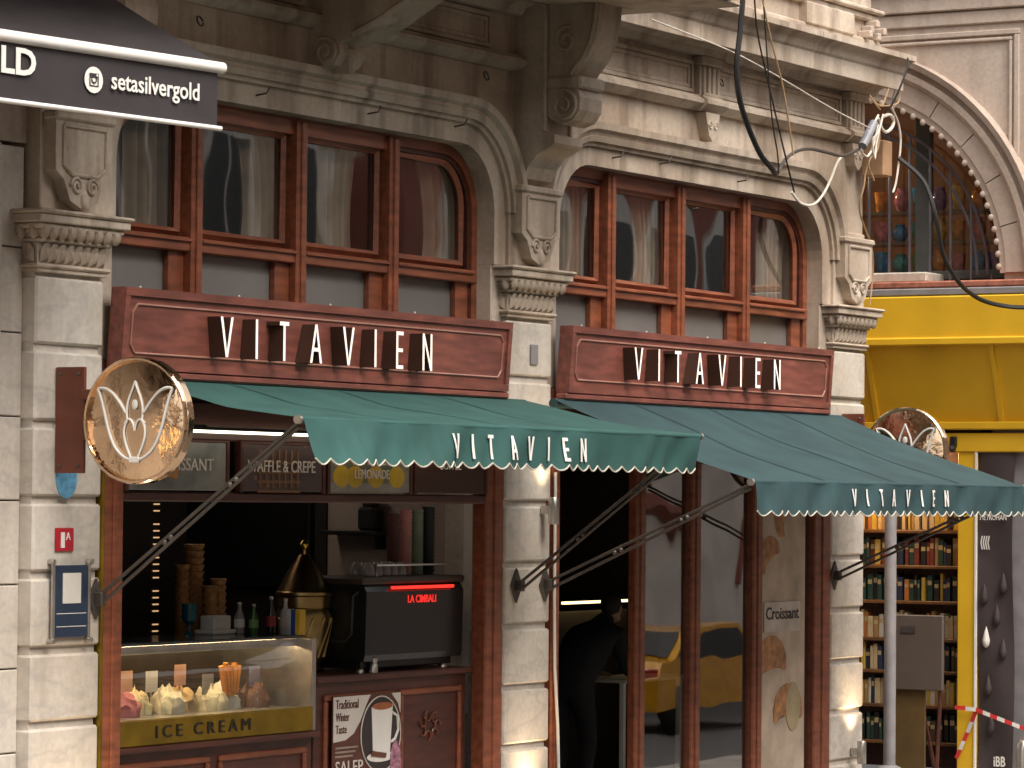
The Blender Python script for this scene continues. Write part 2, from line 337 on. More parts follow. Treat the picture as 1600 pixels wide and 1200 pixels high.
# bay that juts out over the left shop, on brackets
orl = MB()
for x0, x1, y0, z0, z1 in ((-4, 5.62, -1.62, 5.89, 5.97), (-4, 5.68, -1.70, 5.97, 6.03), (-4, 5.60, -1.60, 6.03, 9.6)): orl.box(x0, x1, y0, .2, z0, z1, .01)
part('projecting_bay', orl, STONEW, B)
for k in range(3): part('soffit_panel', MB().box(-.9 + k * 2.75, -.9 + k * 2.75 + 1.2, -1.4, -.25, 5.87, 5.895, .01), STONEW, B)
part('bed_moulding', MB().prism([(.1, 5.80), (-.06, 5.80), (-.1, 5.85), (-.17, 5.87), (-.17, 5.89), (.1, 5.89)], 'x', -3.9, 5.05), STONEW, B)
cons = [(0.04, 4.60), (-.05, 4.66), (-.09, 4.74), (-.16, 4.82), (-.28, 4.88), (-.30, 4.9), (-.30, 4.96), (-.2, 4.98), (-.2, 5.89), (.04, 5.89)]
brk = [(-.19, 5.14), (-.24, 5.07), (-.33, 5.03), (-.42, 5.06), (-.47, 5.13), (-.475, 5.22), (-.45, 5.28), (-.47, 5.31), (-.47, 5.35), (-.43, 5.38), (-.46, 5.42), (-.53, 5.5), (-.59, 5.62), (-.62, 5.76), (-.63, 5.89), (-.19, 5.89)]
for cx in (PX[0], PX[1]):
    part('bracket_back', MB().prism(cons, 'x', cx - .2, cx + .2), STONEW, B)
    for xx in (cx - .2, cx + .17): part('back_fillet', MB().box(xx - .004, xx + .034, -.225, -.19, 4.98, 5.88, .006), STONEW, B)
    bk = part('bracket', MB().prism(brk, 'x', cx - .15, cx + .17), STONEW, B)
    for sx in (cx - .153, cx + .173):
        part('scroll', MB().tube([(sx, -.345 + .11 * (1 - t * .85) * math.cos(t * 11 + 1.6), 5.16 + .11 * (1 - t * .85) * math.sin(t * 11 + 1.6)) for t in (k / 26 for k in range(27))], .017, 6), STONEW, bk, True)
        part('scroll', MB().tube([(sx, -.36 + .09 * (1 - t * .85) * math.cos(-t * 10 + 2), 5.62 + .1 * (1 - t * .85) * math.sin(-t * 10 + 2)) for t in (k / 26 for k in range(27))], .017, 6), STONEW, bk, True)
        part('edge_bead', MB().tube([(sx, y + .025, z) for y, z in brk[9:15]], .018, 6), STONEW, bk, True)
    part('collar', MB().box(cx - .17, cx + .19, -.49, -.2, 5.28, 5.37, .015), STONEW, bk)
mb2 = [(.03, 5.17), (-.06, 5.15), (-.15, 5.17), (-.2, 5.24), (-.19, 5.31), (-.3, 5.34), (-.5, 5.42), (-.75, 5.56), (-1.0, 5.7), (-1.3, 5.82), (-1.4, 5.89), (.03, 5.89)]
bk = part('bracket', MB().prism(mb2, 'x', 2.5, 2.8), STONEW, B)
part('rib', MB().box(2.61, 2.69, -.215, 0, 5.13, 5.3, .02), STONEW, bk)
for sx in (2.497, 2.803):
    part('scroll', MB().tube([(sx, -.09 + .095 * (1 - t * .85) * math.cos(t * 11 + 1), 5.255 + .095 * (1 - t * .85) * math.sin(t * 11 + 1)) for t in (k / 26 for k in range(27))], .016, 6), STONEW, bk, True)
    part('edge_bead', MB().tube([(sx, y, z + .02) for y, z in mb2[5:11]], .02, 6), STONEW, bk, True)

# upper windows
def window(cx, splits, tag_):
    x0, x1 = cx - 2.2, cx + 2.2; Y = .17
    path = arc_path(x0 + .0, x1 - .0, 3.2, 4.85, .45)
    w = part('window', MB().sweep(path, [(-.07, -.0 + Y), (-.07, .07 + Y), (0.02, .07 + Y), (0.02, Y)]), WOOD, B)
    part('frame_bead', MB().sweep(arc_path(x0 + .07, x1 - .07, 3.2, 4.78, .39), [(-.03, Y + .02), (-.03, Y + .06), (0, Y + .06), (0, Y + .02)]), WOODD, w)
    e = [x0 + .04] + splits + [x1 - .04]
    for q in splits:
        part('mullion', MB().box(q - .06, q + .06, Y - .045, Y + .08, 3.2, 4.83, .008), WOOD, w)
        part('mullion_bead', MB().box(q - .022, q + .022, Y - .06, Y - .03, 3.2, 4.82, .006), WOOD, w)
    for i, (a, b) in enumerate(zip(e[:-1], e[1:])):
        part('rail', MB().box(a, b, Y - .03, Y + .07, 3.905, 3.995, .008), WOOD, w)
        part('rail_lip', MB().box(a + .06, b - .06, Y - .05, Y - .02, 3.965, 3.985, .004), WOOD, w)
        # sash: an inner frame
        l, r_ = a + .06, b - .06; s = MB(); top = 4.79
        if i in (0, len(e) - 2):
            rr = .3; n = 7; q = []
            if i == 0: q = [(l + .07 + rr - rr * math.cos(t), top - .06 - rr + rr * math.sin(t)) for t in (math.pi / 2 * k / n for k in range(n + 1))] + [(r_ - .05, top - .06), (r_ - .05, 4.03), (l + .07, 4.03)]
            else: q = [(l + .05, 4.03), (l + .05, top - .06)] + [(r_ - .07 - rr + rr * math.sin(t), top - .06 - rr + rr * math.cos(t)) for t in (math.pi / 2 * k / n for k in range(n + 1))] + [(r_ - .07, 4.03)]
        else: q = [(l + .05, 4.03), (l + .05, top - .06), (r_ - .05, top - .06), (r_ - .05, 4.03)]
        q.append(q[0])
        part('sash', MB().tube([(x, Y + .045, z) for x, z in q], .032, 4), WOOD, w)
        if i not in (0, len(e) - 2): part('top_rail', MB().box(a + .05, b - .05, Y - .012, Y + .065, 4.735, 4.835, .006), WOOD, w)
        ins = [(x, z) for x, z in q[:-1]]
        part('pane', MB().prism(ins, 'y', Y + .05, Y + .056), GLASS, w)
        part('lower_stile', MB().box(b - .22, b - .06, Y + .012, Y + .058, 3.2, 3.91, .006), WOOD, w)
        part('lower_pane', MB().box(a + .04, b - .2, Y + .06, Y + .07, 3.2, 3.92), FROST, w)
    return w
window(2.65, [1.42, 2.58, 3.70], 'l'); window(7.97, [6.74, 7.86, 8.98], 'r')
for (cx, xa, xb) in BAYS:
    rm = MB(); rm.box(xa + .05, xb - .05, 2.2, 2.3, 3.1, 5.4); rm.box(xa + .05, xb - .05, .3, 2.3, 5.2, 5.4); rm.box(xa + .05, xb - .05, .06, 2.3, 3.08, 3.14)
    for x in (xa + .05, xb - .15): rm.box(x, x + .1, .26, 2.3, 3.1, 5.4)
    part('upper_room', rm, plain('upper_room_wall', (.10, .07, .05), .8), B)
def curtain(x0, x1, y, label, amp=.035, lean=0.0, colm=CURT):
    def fn(u, v):
        z = 3.3 + 1.85 * v; pinch = 1 - .35 * math.sin(math.pi * min(1, max(0, (z - 3.4) / 1.7))) * (1 if lean else 0)
        x = x0 + (x1 - x0) * (u * pinch + (1 - pinch) * (1 if lean > 0 else 0))
        return Vector((x, y + amp * math.sin(u * 34 + 3 * noise.noise((u * 3, v, 1))), z))
    solo('curtain', MB().grid(fn, 60, 10), colm, label, 'curtain', 'curtains behind the upper windows', smooth=True)
for a, b, l, le in ((.95, 1.55, 'beige curtain behind the leftmost pane over the left sign', 0), (2.0, 2.7, 'beige curtain behind the second pane of the left upper window', 1),
                    (3.1, 3.7, 'beige curtain in the third pane from the left over the left sign', -1), (4.15, 5.0, 'pale curtain in the rounded right pane of the left upper window', 1),
                    (6.3, 6.7, 'dark beige curtain beside the middle pier behind the right upper window', 0), (7.3, 7.9, 'draped curtain in the second pane of the right upper window', 1), (9.6, 10.3, 'pale curtain behind the rounded rightmost pane over the right sign', -1)):
    curtain(a, b, .36, l, lean=le)

# shop fronts in wood
def shopfront(x0, x1, posts, name):
    sf = part('shopfront_frame', MB().box(x0, x1, .02, .2, 2.98, 3.2, .01), WOODD, B)
    for a, b in posts:
        part('post', MB().box(a, b, .0, .075 if b < 10.2 and a > 5 else .12, .02, 3.0, .012), WOOD, sf)
        m = (a + b) / 2; part('post_bead', MB().box(m - .02, m + .02, -.012, .01, .1, 2.98, .006), WOOD, sf)
    return sf
sf1 = shopfront(.31, 4.99, [(.335, .53), (4.73, 4.965)], 'l')
part('gilt_strip', MB().box(.309, .332, -.006, .05, .1, 3.0, .004), GOLD, sf1)
part('transom', MB().box(.53, 4.73, .005, .17, 2.37, 2.43, .01), WOODD, sf1); part('transom', MB().box(.53, 4.73, .006, .17, 2.745, 2.98, .01), WOODD, sf1)
sf2 = shopfront(5.63, 10.33, [(5.66, 5.77), (6.92, 7.08), (7.82, 7.98), (8.88, 9.05), (10.0, 10.31)], 'r')
part('transom', MB().box(5.77, 10.0, .02, .11, 2.86, 2.98, .01), WOODD, sf2)
for a, b in ((7.08, 7.82), (7.98, 8.88), (9.05, 10.0)):
    part('pane', MB().box(a - .01, b + .01, .05, .056, .02, 2.87), SGLASS, sf2)
    part('bottom_rail', MB().box(a, b, .02, .1, .02, .2, .01), WOOD, sf2)
# rooms behind
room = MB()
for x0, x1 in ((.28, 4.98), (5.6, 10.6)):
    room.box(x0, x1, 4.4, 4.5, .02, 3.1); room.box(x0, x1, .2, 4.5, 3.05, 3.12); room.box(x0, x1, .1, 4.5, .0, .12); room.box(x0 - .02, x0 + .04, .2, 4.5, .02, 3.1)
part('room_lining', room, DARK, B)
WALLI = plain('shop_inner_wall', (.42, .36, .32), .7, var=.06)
part('side_wall', MB().box(5.02, 5.1, .2, 1.5, .02, 3.05), WALLI, B); part('side_wall', MB().box(5.0, 5.1, 1.5, 4.4, .02, 3.05), DARK, B); part('side_wall', MB().box(10.45, 10.6, .2, 4.4, .02, 3.05), plain('dim_wall', (.07, .055, .045), .7), B)  # deeper stretch of the left side wall coloured dark to stand for shade
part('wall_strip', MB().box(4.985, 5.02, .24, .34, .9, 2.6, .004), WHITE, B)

# ------------------------------------------------------------------ fascia signs with raised letters
def glyph(ch, w, t):
    h = 1.0
    if ch == 'I': return [[(0, 0), (t, 0), (t, h), (0, h)]]
    if ch == 'T': return [[(w / 2 - t / 2, 0), (w / 2 + t / 2, 0), (w / 2 + t / 2, h - t), (w, h - t), (w, h), (0, h), (0, h - t), (w / 2 - t / 2, h - t)]]
    if ch == 'V': return [[(w / 2 - t * .5, 0), (w / 2 + t * .5, 0), (w, h), (w - t * 1.05, h), (w / 2, t * 1.6), (t * 1.05, h), (0, h)]]
    if ch == 'A':
        k = .3; xl = lambda z: t * 1.05 + (w / 2 - t * 1.05) * z / (h - t * 1.6)
        return [[(0, 0), (t * 1.05, 0), (xl(k), k), (w - xl(k), k), (w - t * 1.05, 0), (w, 0), (w / 2 + t * .5, h), (w / 2 - t * .5, h)],
                None, [(xl(k + t), k + t), (w / 2, h - t * 1.6), (w - xl(k + t), k + t)]]
    if ch == 'E': return [[(0, 0), (w, 0), (w, t), (t, t), (t, h / 2 - t / 2), (w * .92, h / 2 - t / 2), (w * .92, h / 2 + t / 2), (t, h / 2 + t / 2), (t, h - t), (w, h - t), (w, h), (0, h)]]
    if ch == 'N': return [[(0, 0), (t, 0), (t, h - 2.4 * t), (w - t, 0), (w, 0), (w, h), (w - t, h), (w - t, 2.4 * t), (t, h), (0, h)]]
def letter_polys(ch, w, t):
    g = glyph(ch, w, t)
    if ch == 'A':    # outline with a keyhole for the counter
        o, _, hole = g; top = o[-1]
        k = .3; zc = hole[0][1]
        left = [(0, 0), (t * 1.05, 0), (hole[0][0] - (zc - .0) * 0 , zc)]
        xl = lambda z: t * 1.05 + (w / 2 - t * 1.05) * z / (1 - t * 1.6)
        L = [(0, 0), (t * 1.05, 0), (xl(k), k), (xl(k + t), k + t), (w / 2, 1 - t * 1.6), (w / 2, 1), (w / 2 - t * .5, 1)]
        Rr = [(w - a, b) for a, b in reversed(L)]
        bar = [(xl(k), k), (w - xl(k), k), (w - xl(k + t), k + t), (xl(k + t), k + t)]
        return [L, Rr, bar]
    return g
WID = {'V': .56, 'I': .1, 'T': .42, 'A': .56, 'E': .36, 'N': .5}
def word_layout(x0, x1, h):
    tot = sum(WID[c] for c in 'VITAVIEN'); gap = ((x1 - x0) / h - tot) / 7; x = 0; out = []
    for c in 'VITAVIEN': out.append((c, x0 + x * h)); x += WID[c] + gap
    return out
def fascia(x0, x1, z0, z1, lx0, lx1, lz, lh, label):
    th = lambda z: -.085 - .035 * (z - z0) / (z1 - z0)      # leans out at the top
    t = thing('fascia_sign', ((x0 + x1) / 2, -.05, z0), label, 'sign', 'wooden fascia signs')
    def slab(a, b, c, d, o0, o1, ch=None):
        m = MB(); m.add([(x, th(z) - o, z) for o in (o1, o0) for x, z in ((a, c), (b, c), (b, d), (a, d))], [(0, 1, 2, 3), (7, 6, 5, 4), (0, 4, 5, 1), (1, 5, 6, 2), (2, 6, 7, 3), (3, 7, 4, 0)]); return m
    part('board', slab(x0, x1, z0, z1, -.09, 0), SIGNW, t)
    bw = .05
    for a, b, c, d in ((x0, x1, z1 - bw, z1), (x0, x1, z0, z0 + bw), (x0, x0 + bw, z0 + bw, z1 - bw), (x1 - bw, x1, z0 + bw, z1 - bw)):
        part('frame_strip', slab(a + .001, b - .001, c + .001, d - .001, .0, .018), SIGNW, t)
    # thin inlay line with notched corners
    i, n = .095, .05
    q = [(x0 + i + n, z0 + i), (x1 - i - n, z0 + i), (x1 - i - n * .6, z0 + i + n * .3), (x1 - i - n * .3, z0 + i + n * .7), (x1 - i, z0 + i + n), (x1 - i, z1 - i - n), (x1 - i - n * .3, z1 - i - n * .7), (x1 - i - n * .6, z1 - i - n * .3), (x1 - i - n, z1 - i), (x0 + i + n, z1 - i), (x0 + i + n * .6, z1 - i - n * .3), (x0 + i + n * .3, z1 - i - n * .7), (x0 + i, z1 - i - n), (x0 + i, z0 + i + n), (x0 + i + n * .3, z0 + i + n * .7), (x0 + i + n * .6, z0 + i + n * .3), (x0 + i + n, z0 + i)]
    part('inlay_line', MB().tube([(x, th(z) - .002, z) for x, z in q], .009, 5), plain('inlay', (.30, .14, .10), .4), t)
    for c, x in word_layout(lx0, lx1, lh):
        m = MB()
        for poly in letter_polys(c, WID[c], .098):
            pts = [(x + a * lh, lz + b * lh) for a, b in poly]; k = len(m.f)
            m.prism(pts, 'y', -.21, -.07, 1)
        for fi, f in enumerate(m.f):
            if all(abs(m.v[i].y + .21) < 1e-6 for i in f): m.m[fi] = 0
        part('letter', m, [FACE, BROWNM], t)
    part('base_moulding', MB().box(x0 - .02, x1 + .02, -.1, 0, z0 - .05, z0 - .003, .012), SIGNW, t)
    for k in range(5): part('stud', MB().ball((x0 + .2 + k * (x1 - x0 - .4) / 4, -.09, z1 + .008), .008, 6, 5), PAPER, t)
    return t
fascia(.34, 4.84, 3.15, 3.63, 1.20, 3.65, 3.25, .245, 'long red-brown wooden sign with raised VITAVIEN letters behind the round gold sign')
fascia(5.69, 10.06, 3.17, 3.65, 6.48, 8.91, 3.29, .235, 'red-brown wooden VITAVIEN sign over the right awning, between middle and right piers')

# ------------------------------------------------------------------ teal awnings
def awning(x0, x1, yf, zf, zr, vh, lx0, lx1, lz, lh, mtl, flare0, flare1, label, yr=-.06):
    t = thing('awning', ((x0 + x1) / 2, yr, 1.7), label, 'awning', 'teal shop awnings')
    def top(u, v):
        x = x0 + (x1 - x0) * u; sag = -.035 * math.sin(math.pi * v) * (.6 + .4 * math.sin(math.pi * u))
        ridge = .012 * math.sin(u * 9 + v * 5 + 3 * noise.noise((u * 3, v * 2, x0))) * math.sin(math.pi * v)
        return Vector((x, yr + (yf - yr) * v, zr + (zf - zr) * v + sag + ridge))
    part('canopy', MB().grid(top, 48, 16), mtl, t, True)
    for k in range(1, 4): part('seam', MB().grid(lambda a, b: top(k / 4 + (a - .5) * .006, b) + Vector((0, 0, .004)), 1, 16), mtl, t, True)
    def rip(x, d):   # ripple of the hanging flap, d = 0 top .. 1 bottom
        u = (x - x0) / (x1 - x0); fl = flare0 * (1 - u) ** 2 + flare1 * u ** 2
        a = .013 * math.sin(x * 15 + 2.2 * noise.noise((x * 1.3, 0, 5)) * 2 + d * 2.6) + .014 * math.sin(x * 7.3 + 1 + d * 2) + .03 * noise.noise((x * 2.2, d * .5, 9))
        return -(fl * d + a * d ** .8)
    nsc = int((x1 - x0) / .155)
    def val(u, v):
        x = x0 + (x1 - x0) * u; sc = abs(math.sin(u * nsc * math.pi)); h = vh - .035 + .035 * sc
        return Vector((x, yf + rip(x, v) - .012, zf - .005 - h * v))
    part('valance', MB().grid(val, nsc * 8, 12), mtl, t, True)
    ed = [val(i / (nsc * 8), 1) for i in range(nsc * 8 + 1)]
    part('hem', MB().tube([p + Vector((0, -.002, 0)) for p in ed], .0055, 5), CREAM, t, True)
    part('front_bar', MB().tube([(x0 - .03, yf + .006, zf - .012), (x1 + .03, yf + .006, zf - .012)], .02, 10), mtl, t, True)
    for x in (x0 - .03, x1 + .03): part('bar_end', MB().tube([(x - .012, yf + .006, zf - .012), (x + .012, yf + .006, zf - .012)], .026, 12), STEEL, t, True)
    part('rear_tube', MB().tube([(x0, yr, zr - .03), (x1, yr, zr - .03)], .035, 10), mtl, t, True)
    for c, x in word_layout(lx0, lx1, lh):
        m = MB()
        for poly in letter_polys(c, WID[c] * 1.05, .14):
            P = []
            for (a, b), (a2, b2) in zip(poly, poly[1:] + poly[:1]):
                for k in range(3): P.append((a + (a2 - a) * k / 3, b + (b2 - b) * k / 3))
            q = MB().prism([(x + a * lh, lz + b * lh) for a, b in P], 'y', 0, .003)
            for v in q.v:
                d = min(1, max(0, (zf - .005 - v.z) / vh)); v.y += yf + rip(v.x, d) - .012 - .014
            m.add(q.v, q.f)
        part('letter', m, WHITE, t)
    for x in (x0, x1):
        a = MB(); w0, w1 = Vector((x, -.05, 1.8)), Vector((x, yf + .02, zf - .04)); d = w1 - w0
        for o in (-.028, .028):
            a.tube([w0 + Vector((0, 0, o)), w1 + Vector((0, 0, o * .5))], .011, 6)
        for q in (.33, .36, .66, .69): a.ball(w0 + d * q, .02, 6, 5)
        part('arm', a, IRON, t)
        pl = MB().prism([(x, 1.68), (x + .075, 1.8), (x, 1.92), (x - .075, 1.8)], 'y', -.018, -.003); pl.box(x - .025, x + .025, -.07, -.015, 1.76, 1.84, .006)
        part('wall_plate', pl, IRON, t)
    return t
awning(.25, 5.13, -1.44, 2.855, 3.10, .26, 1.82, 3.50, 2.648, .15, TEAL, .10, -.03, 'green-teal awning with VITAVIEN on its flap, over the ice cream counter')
awning(5.54, 10.36, -1.655, 2.55, 3.12, .24, 7.08, 8.82, 2.378, .125, TEAL2, .03, .02, 'teal VITAVIEN awning over the glass doors, nearer the yellow shop')

# ------------------------------------------------------------------ round blade signs
def blade(x, label):
    t = thing('round_sign', (x, 0, 2.5), label, 'sign', 'round gold blade signs')
    cy, cz, r = -.6, 2.83, .362
    part('disc', MB().lathe([(r - .02, -.05), (r, -.035), (r, .015), (r - .02, .028)], (x, cy, cz), 48, axis='x'), ROSE, t, True)
    part('rim', MB().tube([(x - .052, cy + (r - .012) * math.cos(a), cz + (r - .012) * math.sin(a)) for a in (k * 2 * math.pi / 48 for k in range(49))], .012, 6), ROSE, t, True)
    e = x - .056
    def stroke(pts, w=.012, n='emblem'):
        P = [Vector((e, cy - a * .36, cz + b * .36)) for a, b in pts]
        part(n, MB().tube(P, w, 6), WHITE, t, True)
    def bez(p0, p1, p2, p3, n=14): return [tuple((1 - s) ** 3 * a + 3 * (1 - s) ** 2 * s * b + 3 * (1 - s) * s * s * c + s ** 3 * d for a, b, c, d in zip(p0, p1, p2, p3)) for s in (k / n for k in range(n + 1))]
    for sg in (-1, 1):
        stroke([(sg * a, b) for a, b in bez((.08, -.62), (.55, -.5), (.52, .1), (.72, .5))], .0085)
        stroke([(sg * a, b) for a, b in bez((.72, .5), (.5, .58), (.3, .3), (.17, .12))], .0085)
        stroke([(sg * a, b) for a, b in bez((.0, .62), (.06, .42), (.2, .3), (.14, .0))], .007)
        stroke([(sg * a, b) for a, b in bez((.14, 0), (.3, -.2), (.12, -.45), (.06, -.6))], .007)
        stroke([(sg * a, b) for a, b in bez((.19, -.05), (.1, .1), (.02, -.02), (0, -.16))], .007)
    part('emblem', MB().ball((e, cy, cz + .09), (.006, .022, .03), 10, 6), WHITE, t, True)
    part('emblem', MB().box(e - .006, e + .004, cy - .035, cy + .035, cz - .24, cz - .205, .004), WHITE, t)
    part('wall_bracket', MB().box(x - .012, x + .012, -.21, -.004, 2.53, 3.14, .004), RUSTP, t)
    for z in (2.75, 2.98): part('bracket_bar', MB().box(x - .02, x + .02, -.3, -.19, z - .03, z + .03, .004), RUSTP, t)
    for y, z in ((-.04, 3.1), (-.17, 3.1), (-.04, 2.57), (-.17, 2.57)): part('bolt', MB().ball((x - .014, y, z), .012, 6, 5), IRON, t)
blade(-.14, 'round rose-gold sign with white tulip emblem on the left pier'); blade(10.5, 'round rose-gold sign half hidden behind the right awning by the yellow shop')

# ------------------------------------------------------------------ small plates and lamps on the piers
t = thing('number_plate', (-.055, 0, 2.08), 'small red house number plate reading 1A', 'number plate')
part('plate', MB().box(-.14, .03, -.012, -.002, 2.08, 2.215, .003), plain('red_enamel', (.42, .015, .03), .35), t)
part('numeral', text_mb('1', lambda x, d, z: Vector((-.095 + x, -.014 + d, 2.10 + z)), .09, .034), WHITE, t); part('numeral', text_mb('A', lambda x, d, z: Vector((-.048 + x, -.014 + d, 2.145 + z)), .045, .042), WHITE, t)
t = thing('info_plate', (-.01, 0, 1.58), 'dark blue information plate in a steel frame below the house number', 'info plate')
part('panel', MB().box(-.165, .145, -.03, -.018, 1.585, 2.0, .003), plain('navy_print', (.018, .032, .060), .3), t)
part('white_square', MB().box(-.095, .075, -.034, -.03, 1.78, 1.955), PAPER, t)
for z in (1.645, 1.72): part('print_line', MB().box(-.15, .13, -.032, -.03, z, z + .004), PAPER, t)
for x in (-.178, .16): part('side_rail', MB().box(x - .012, x + .012, -.034, -.015, 1.57, 2.02, .004), STEEL, t)
for x in (-.19, .17):
    for z in (1.565, 2.02): part('standoff', MB().tube([(x, -.045, z), (x, 0, z)], .016, 8), STEEL, t)
solo('oval_sticker', MB().prism([(-.04 + .1 * math.cos(a), 2.5 + .115 * math.sin(a)) for a in (k * math.pi / 12 for k in range(24))], 'y', -.008, -.003), plain('blue_sticker', (.13, .36, .56), .6, var=.35, scale=25), 'faded pale blue oval sticker under the round sign bracket', 'sticker')
solo('stone_tag', MB().box(5.31, 5.41, -.012, 0, 3.36, 3.5, .003), GREY, 'small grey blank tag high on the middle pier', 'tag')
def lamp(x, z, label, up=True, power=10):
    t = thing('wall_lamp', (x, 0, z - .1), label, 'wall lamp', 'cylinder wall lamps')
    part('cylinder', MB().lathe([(.034, -.1), (.038, -.095), (.038, .085), (.034, .09), (.028, .085), (.028, .06)], (x, -.10, z), 20), STEEL, t, True)
    part('arm', MB().box(x - .02, x + .02, -.07, -.003, z - .03, z + .03, .004), STEEL, t)
    part('bulb', MB().ball((x, -.10, z + .07), .018, 8, 6), emit('lamp_bulb', (1, .75, .45), 6), t)
    li = bpy.data.lights.new('lamp_light', 'SPOT'); li.energy = power; li.color = (1, .72, .42); li.spot_size = R(105); li.spot_blend = 1; li.shadow_soft_size = .05
    lo = bpy.data.objects.new('lamp_light', li); COL.objects.link(lo); lo.parent = t; lo.location = (0, -.11, .21); lo.rotation_euler = (R(180 - 3), 0, 0)
lamp(5.49, 2.33, 'steel cylinder lamp glowing upward on the middle pier under the awnings')
for i, (x, l) in enumerate(((-.05, 'low lamp near the pavement on the left pier'), (5.3, 'low lamp near the pavement on the middle pier'), (10.72, 'low steel lamp near the foot of the right pier'))): lamp(x, .33 if i == 2 else .16, l, power=16)
solo('white_pipe', MB().tube([(5.655, -.02, 2.6), (5.655, -.02, 1.7), (5.67, -.02, 1.2), (5.70, -.03, .8), (5.74, -.03, .1)], .012, 8), PAPER, 'thin white conduit running down beside the dark doorway', 'pipe', smooth=True)

# ------------------------------------------------------------------ menu pictures under the left awning
def picmat(name, kind):
    m, nt, b = nmat(name); b.inputs['Roughness'].default_value = .35
    if kind == 'coffee':
        v = tex(nt, 'ShaderNodeTexVoronoi', 26); r = ramp(nt, v.outputs['Distance'], [(.0, (.03, .012, .008)), (.15, (.24, .10, .05)), (.6, (.06, .024, .014))])
    elif kind == 'waffle':
        v = tex(nt, 'ShaderNodeTexVoronoi', 9); r = ramp(nt, v.outputs['Distance'], [(.1, (.22, .06, .06)), (.4, (.36, .19, .09)), (.7, (.09, .06, .06))])
    elif kind == 'lemon':
        v = tex(nt, 'ShaderNodeTexNoise', 5); r = ramp(nt, v.outputs['Fac'], [(.35, (.09, .16, .04)), (.5, (.2, .2, .13)), (.65, (.3, .28, .24))])
    else:
        v = tex(nt, 'ShaderNodeTexNoise', 4); r = ramp(nt, v.outputs['Fac'], [(.35, (.15, .17, .17)), (.6, (.3, .3, .28))])
    nt.links.new(r.outputs[0], b.inputs['Base Color']); return m
TXT = plain('menu_lettering', (.7, .65, .6), .6, var=.03)
def menu(x0, x1, kind, lines, label):
    t = thing('menu_picture', ((x0 + x1) / 2, 0, 2.43), label, 'menu picture', 'menu pictures in a row')
    part('print', MB().box(x0, x1, -.004, .05, 2.44, 2.735, .004), picmat(kind + '_print', kind), t)
    for a, b, c, d in ((x0 - .03, x1 + .03, 2.735, 2.75), (x0 - .03, x0, 2.432, 2.735), (x1, x1 + .03, 2.432, 2.735)): part('frame', MB().box(a, b, -.012, .04, c, d, .003), WOODD, t)
    if kind == 'lemon':
        for x in (x0 + .14, x0 + .3, x0 + .55, x1 - .16): part('lemon_print', MB().ball((x, -.004, 2.54), (.1, .006, .075), 14, 8), plain('lemon_yellow', (.6, .38, .02), .5), t, True)
        part('table_print', MB().box(x0 + .005, x1 - .005, -.006, 0, 2.445, 2.50), plain('lemon_table', (.3, .28, .25), .6), t)
    if kind == 'croissant':
        for x, z, a in ((x0 + .12, 2.55, .5), (x0 + .3, 2.62, -.4), (x0 + .38, 2.5, .2)):
            part('pastry_print', MB().tube([(x + .1 * math.cos(q + a) , -.008, z + .07 * math.sin(q + a)) for q in (k * .35 for k in range(9))], [.012, .03, .042, .05, .052, .05, .042, .03, .012], 8), plain('pastry_brown', (.34, .15, .035), .5, scale=20, var=.4), t, True)
    if kind == 'waffle':
        c = ((x0 + x1) / 2 - .05, 2.58)
        for k in range(-3, 4):
            part('waffle_print', MB().box(c[0] + k * .07 - .008, c[0] + k * .07 + .008, -.010, -.004, 2.46, 2.70), plain('waffle_ridge', (.24, .12, .05), .5), t)
        for k in range(-1, 3): part('waffle_print', MB().box(c[0] - .24, c[0] + .24, -.0095, -.004, 2.5 + k * .06 - .008, 2.5 + k * .06 + .008), MATS['waffle_ridge'], t)
    for s, x, w, z, h in lines:
        part('lettering', text_mb(s, lambda a, d, q: Vector((x + a, -.016 + d, z + q)), h, w), TXT, t)
menu(.56, 1.57, 'croissant', [('CROISSANT', .8, .62, 2.56, .075)], 'croissant menu picture, leftmost of the row behind the round sign')
menu(1.75, 2.65, 'waffle', [('WAFFLE & CREPE', 1.79, .76, 2.56, .075)], 'waffle and crepe menu picture behind the awning arm')
menu(2.74, 3.71, 'lemon', [('HOMEMADE', 3.0, .45, 2.62, .06), ('LEMONADE', 3.02, .42, 2.53, .06)], 'homemade lemonade menu picture with yellow lemons')
menu(3.80, 4.70, 'coffee', [('COFFEE', 4.07, .29, 2.6, .07)], 'coffee menu picture full of brown beans')

t = thing('strip_lamp', (2.6, -.1, 2.76), 'thin lit strip lamp above the menu pictures under the left awning', 'lamp')
part('tube', MB().box(.9, 4.6, -.13, -.11, 2.79, 2.805, .003), emit('strip_lamp_light', (1, .86, .66), 3), t)
part('housing', MB().box(.88, 4.62, -.135, -.105, 2.806, 2.825, .003), BLACK, t)
for x in (1.2, 2.7, 4.3): part('bracket', MB().box(x - .01, x + .01, -.11, .006, 2.826, 2.84, .002), BLACK, t)
t = thing('added_fill_tube', (3.4, 1.6, 2.98), 'added unseen fill tube under the ice cream shop ceiling', 'lamp')  # unseen tube, added to brighten the room behind the counter
part('tube', MB().box(2.6, 4.6, 1.55, 1.62, 2.97, 3.0, .004), emit('fill_tube_glow', (1, .8, .62), 4.5), t); part('housing', MB().box(2.55, 4.65, 1.53, 1.64, 3.002, 3.045, .004), WHITE, t)
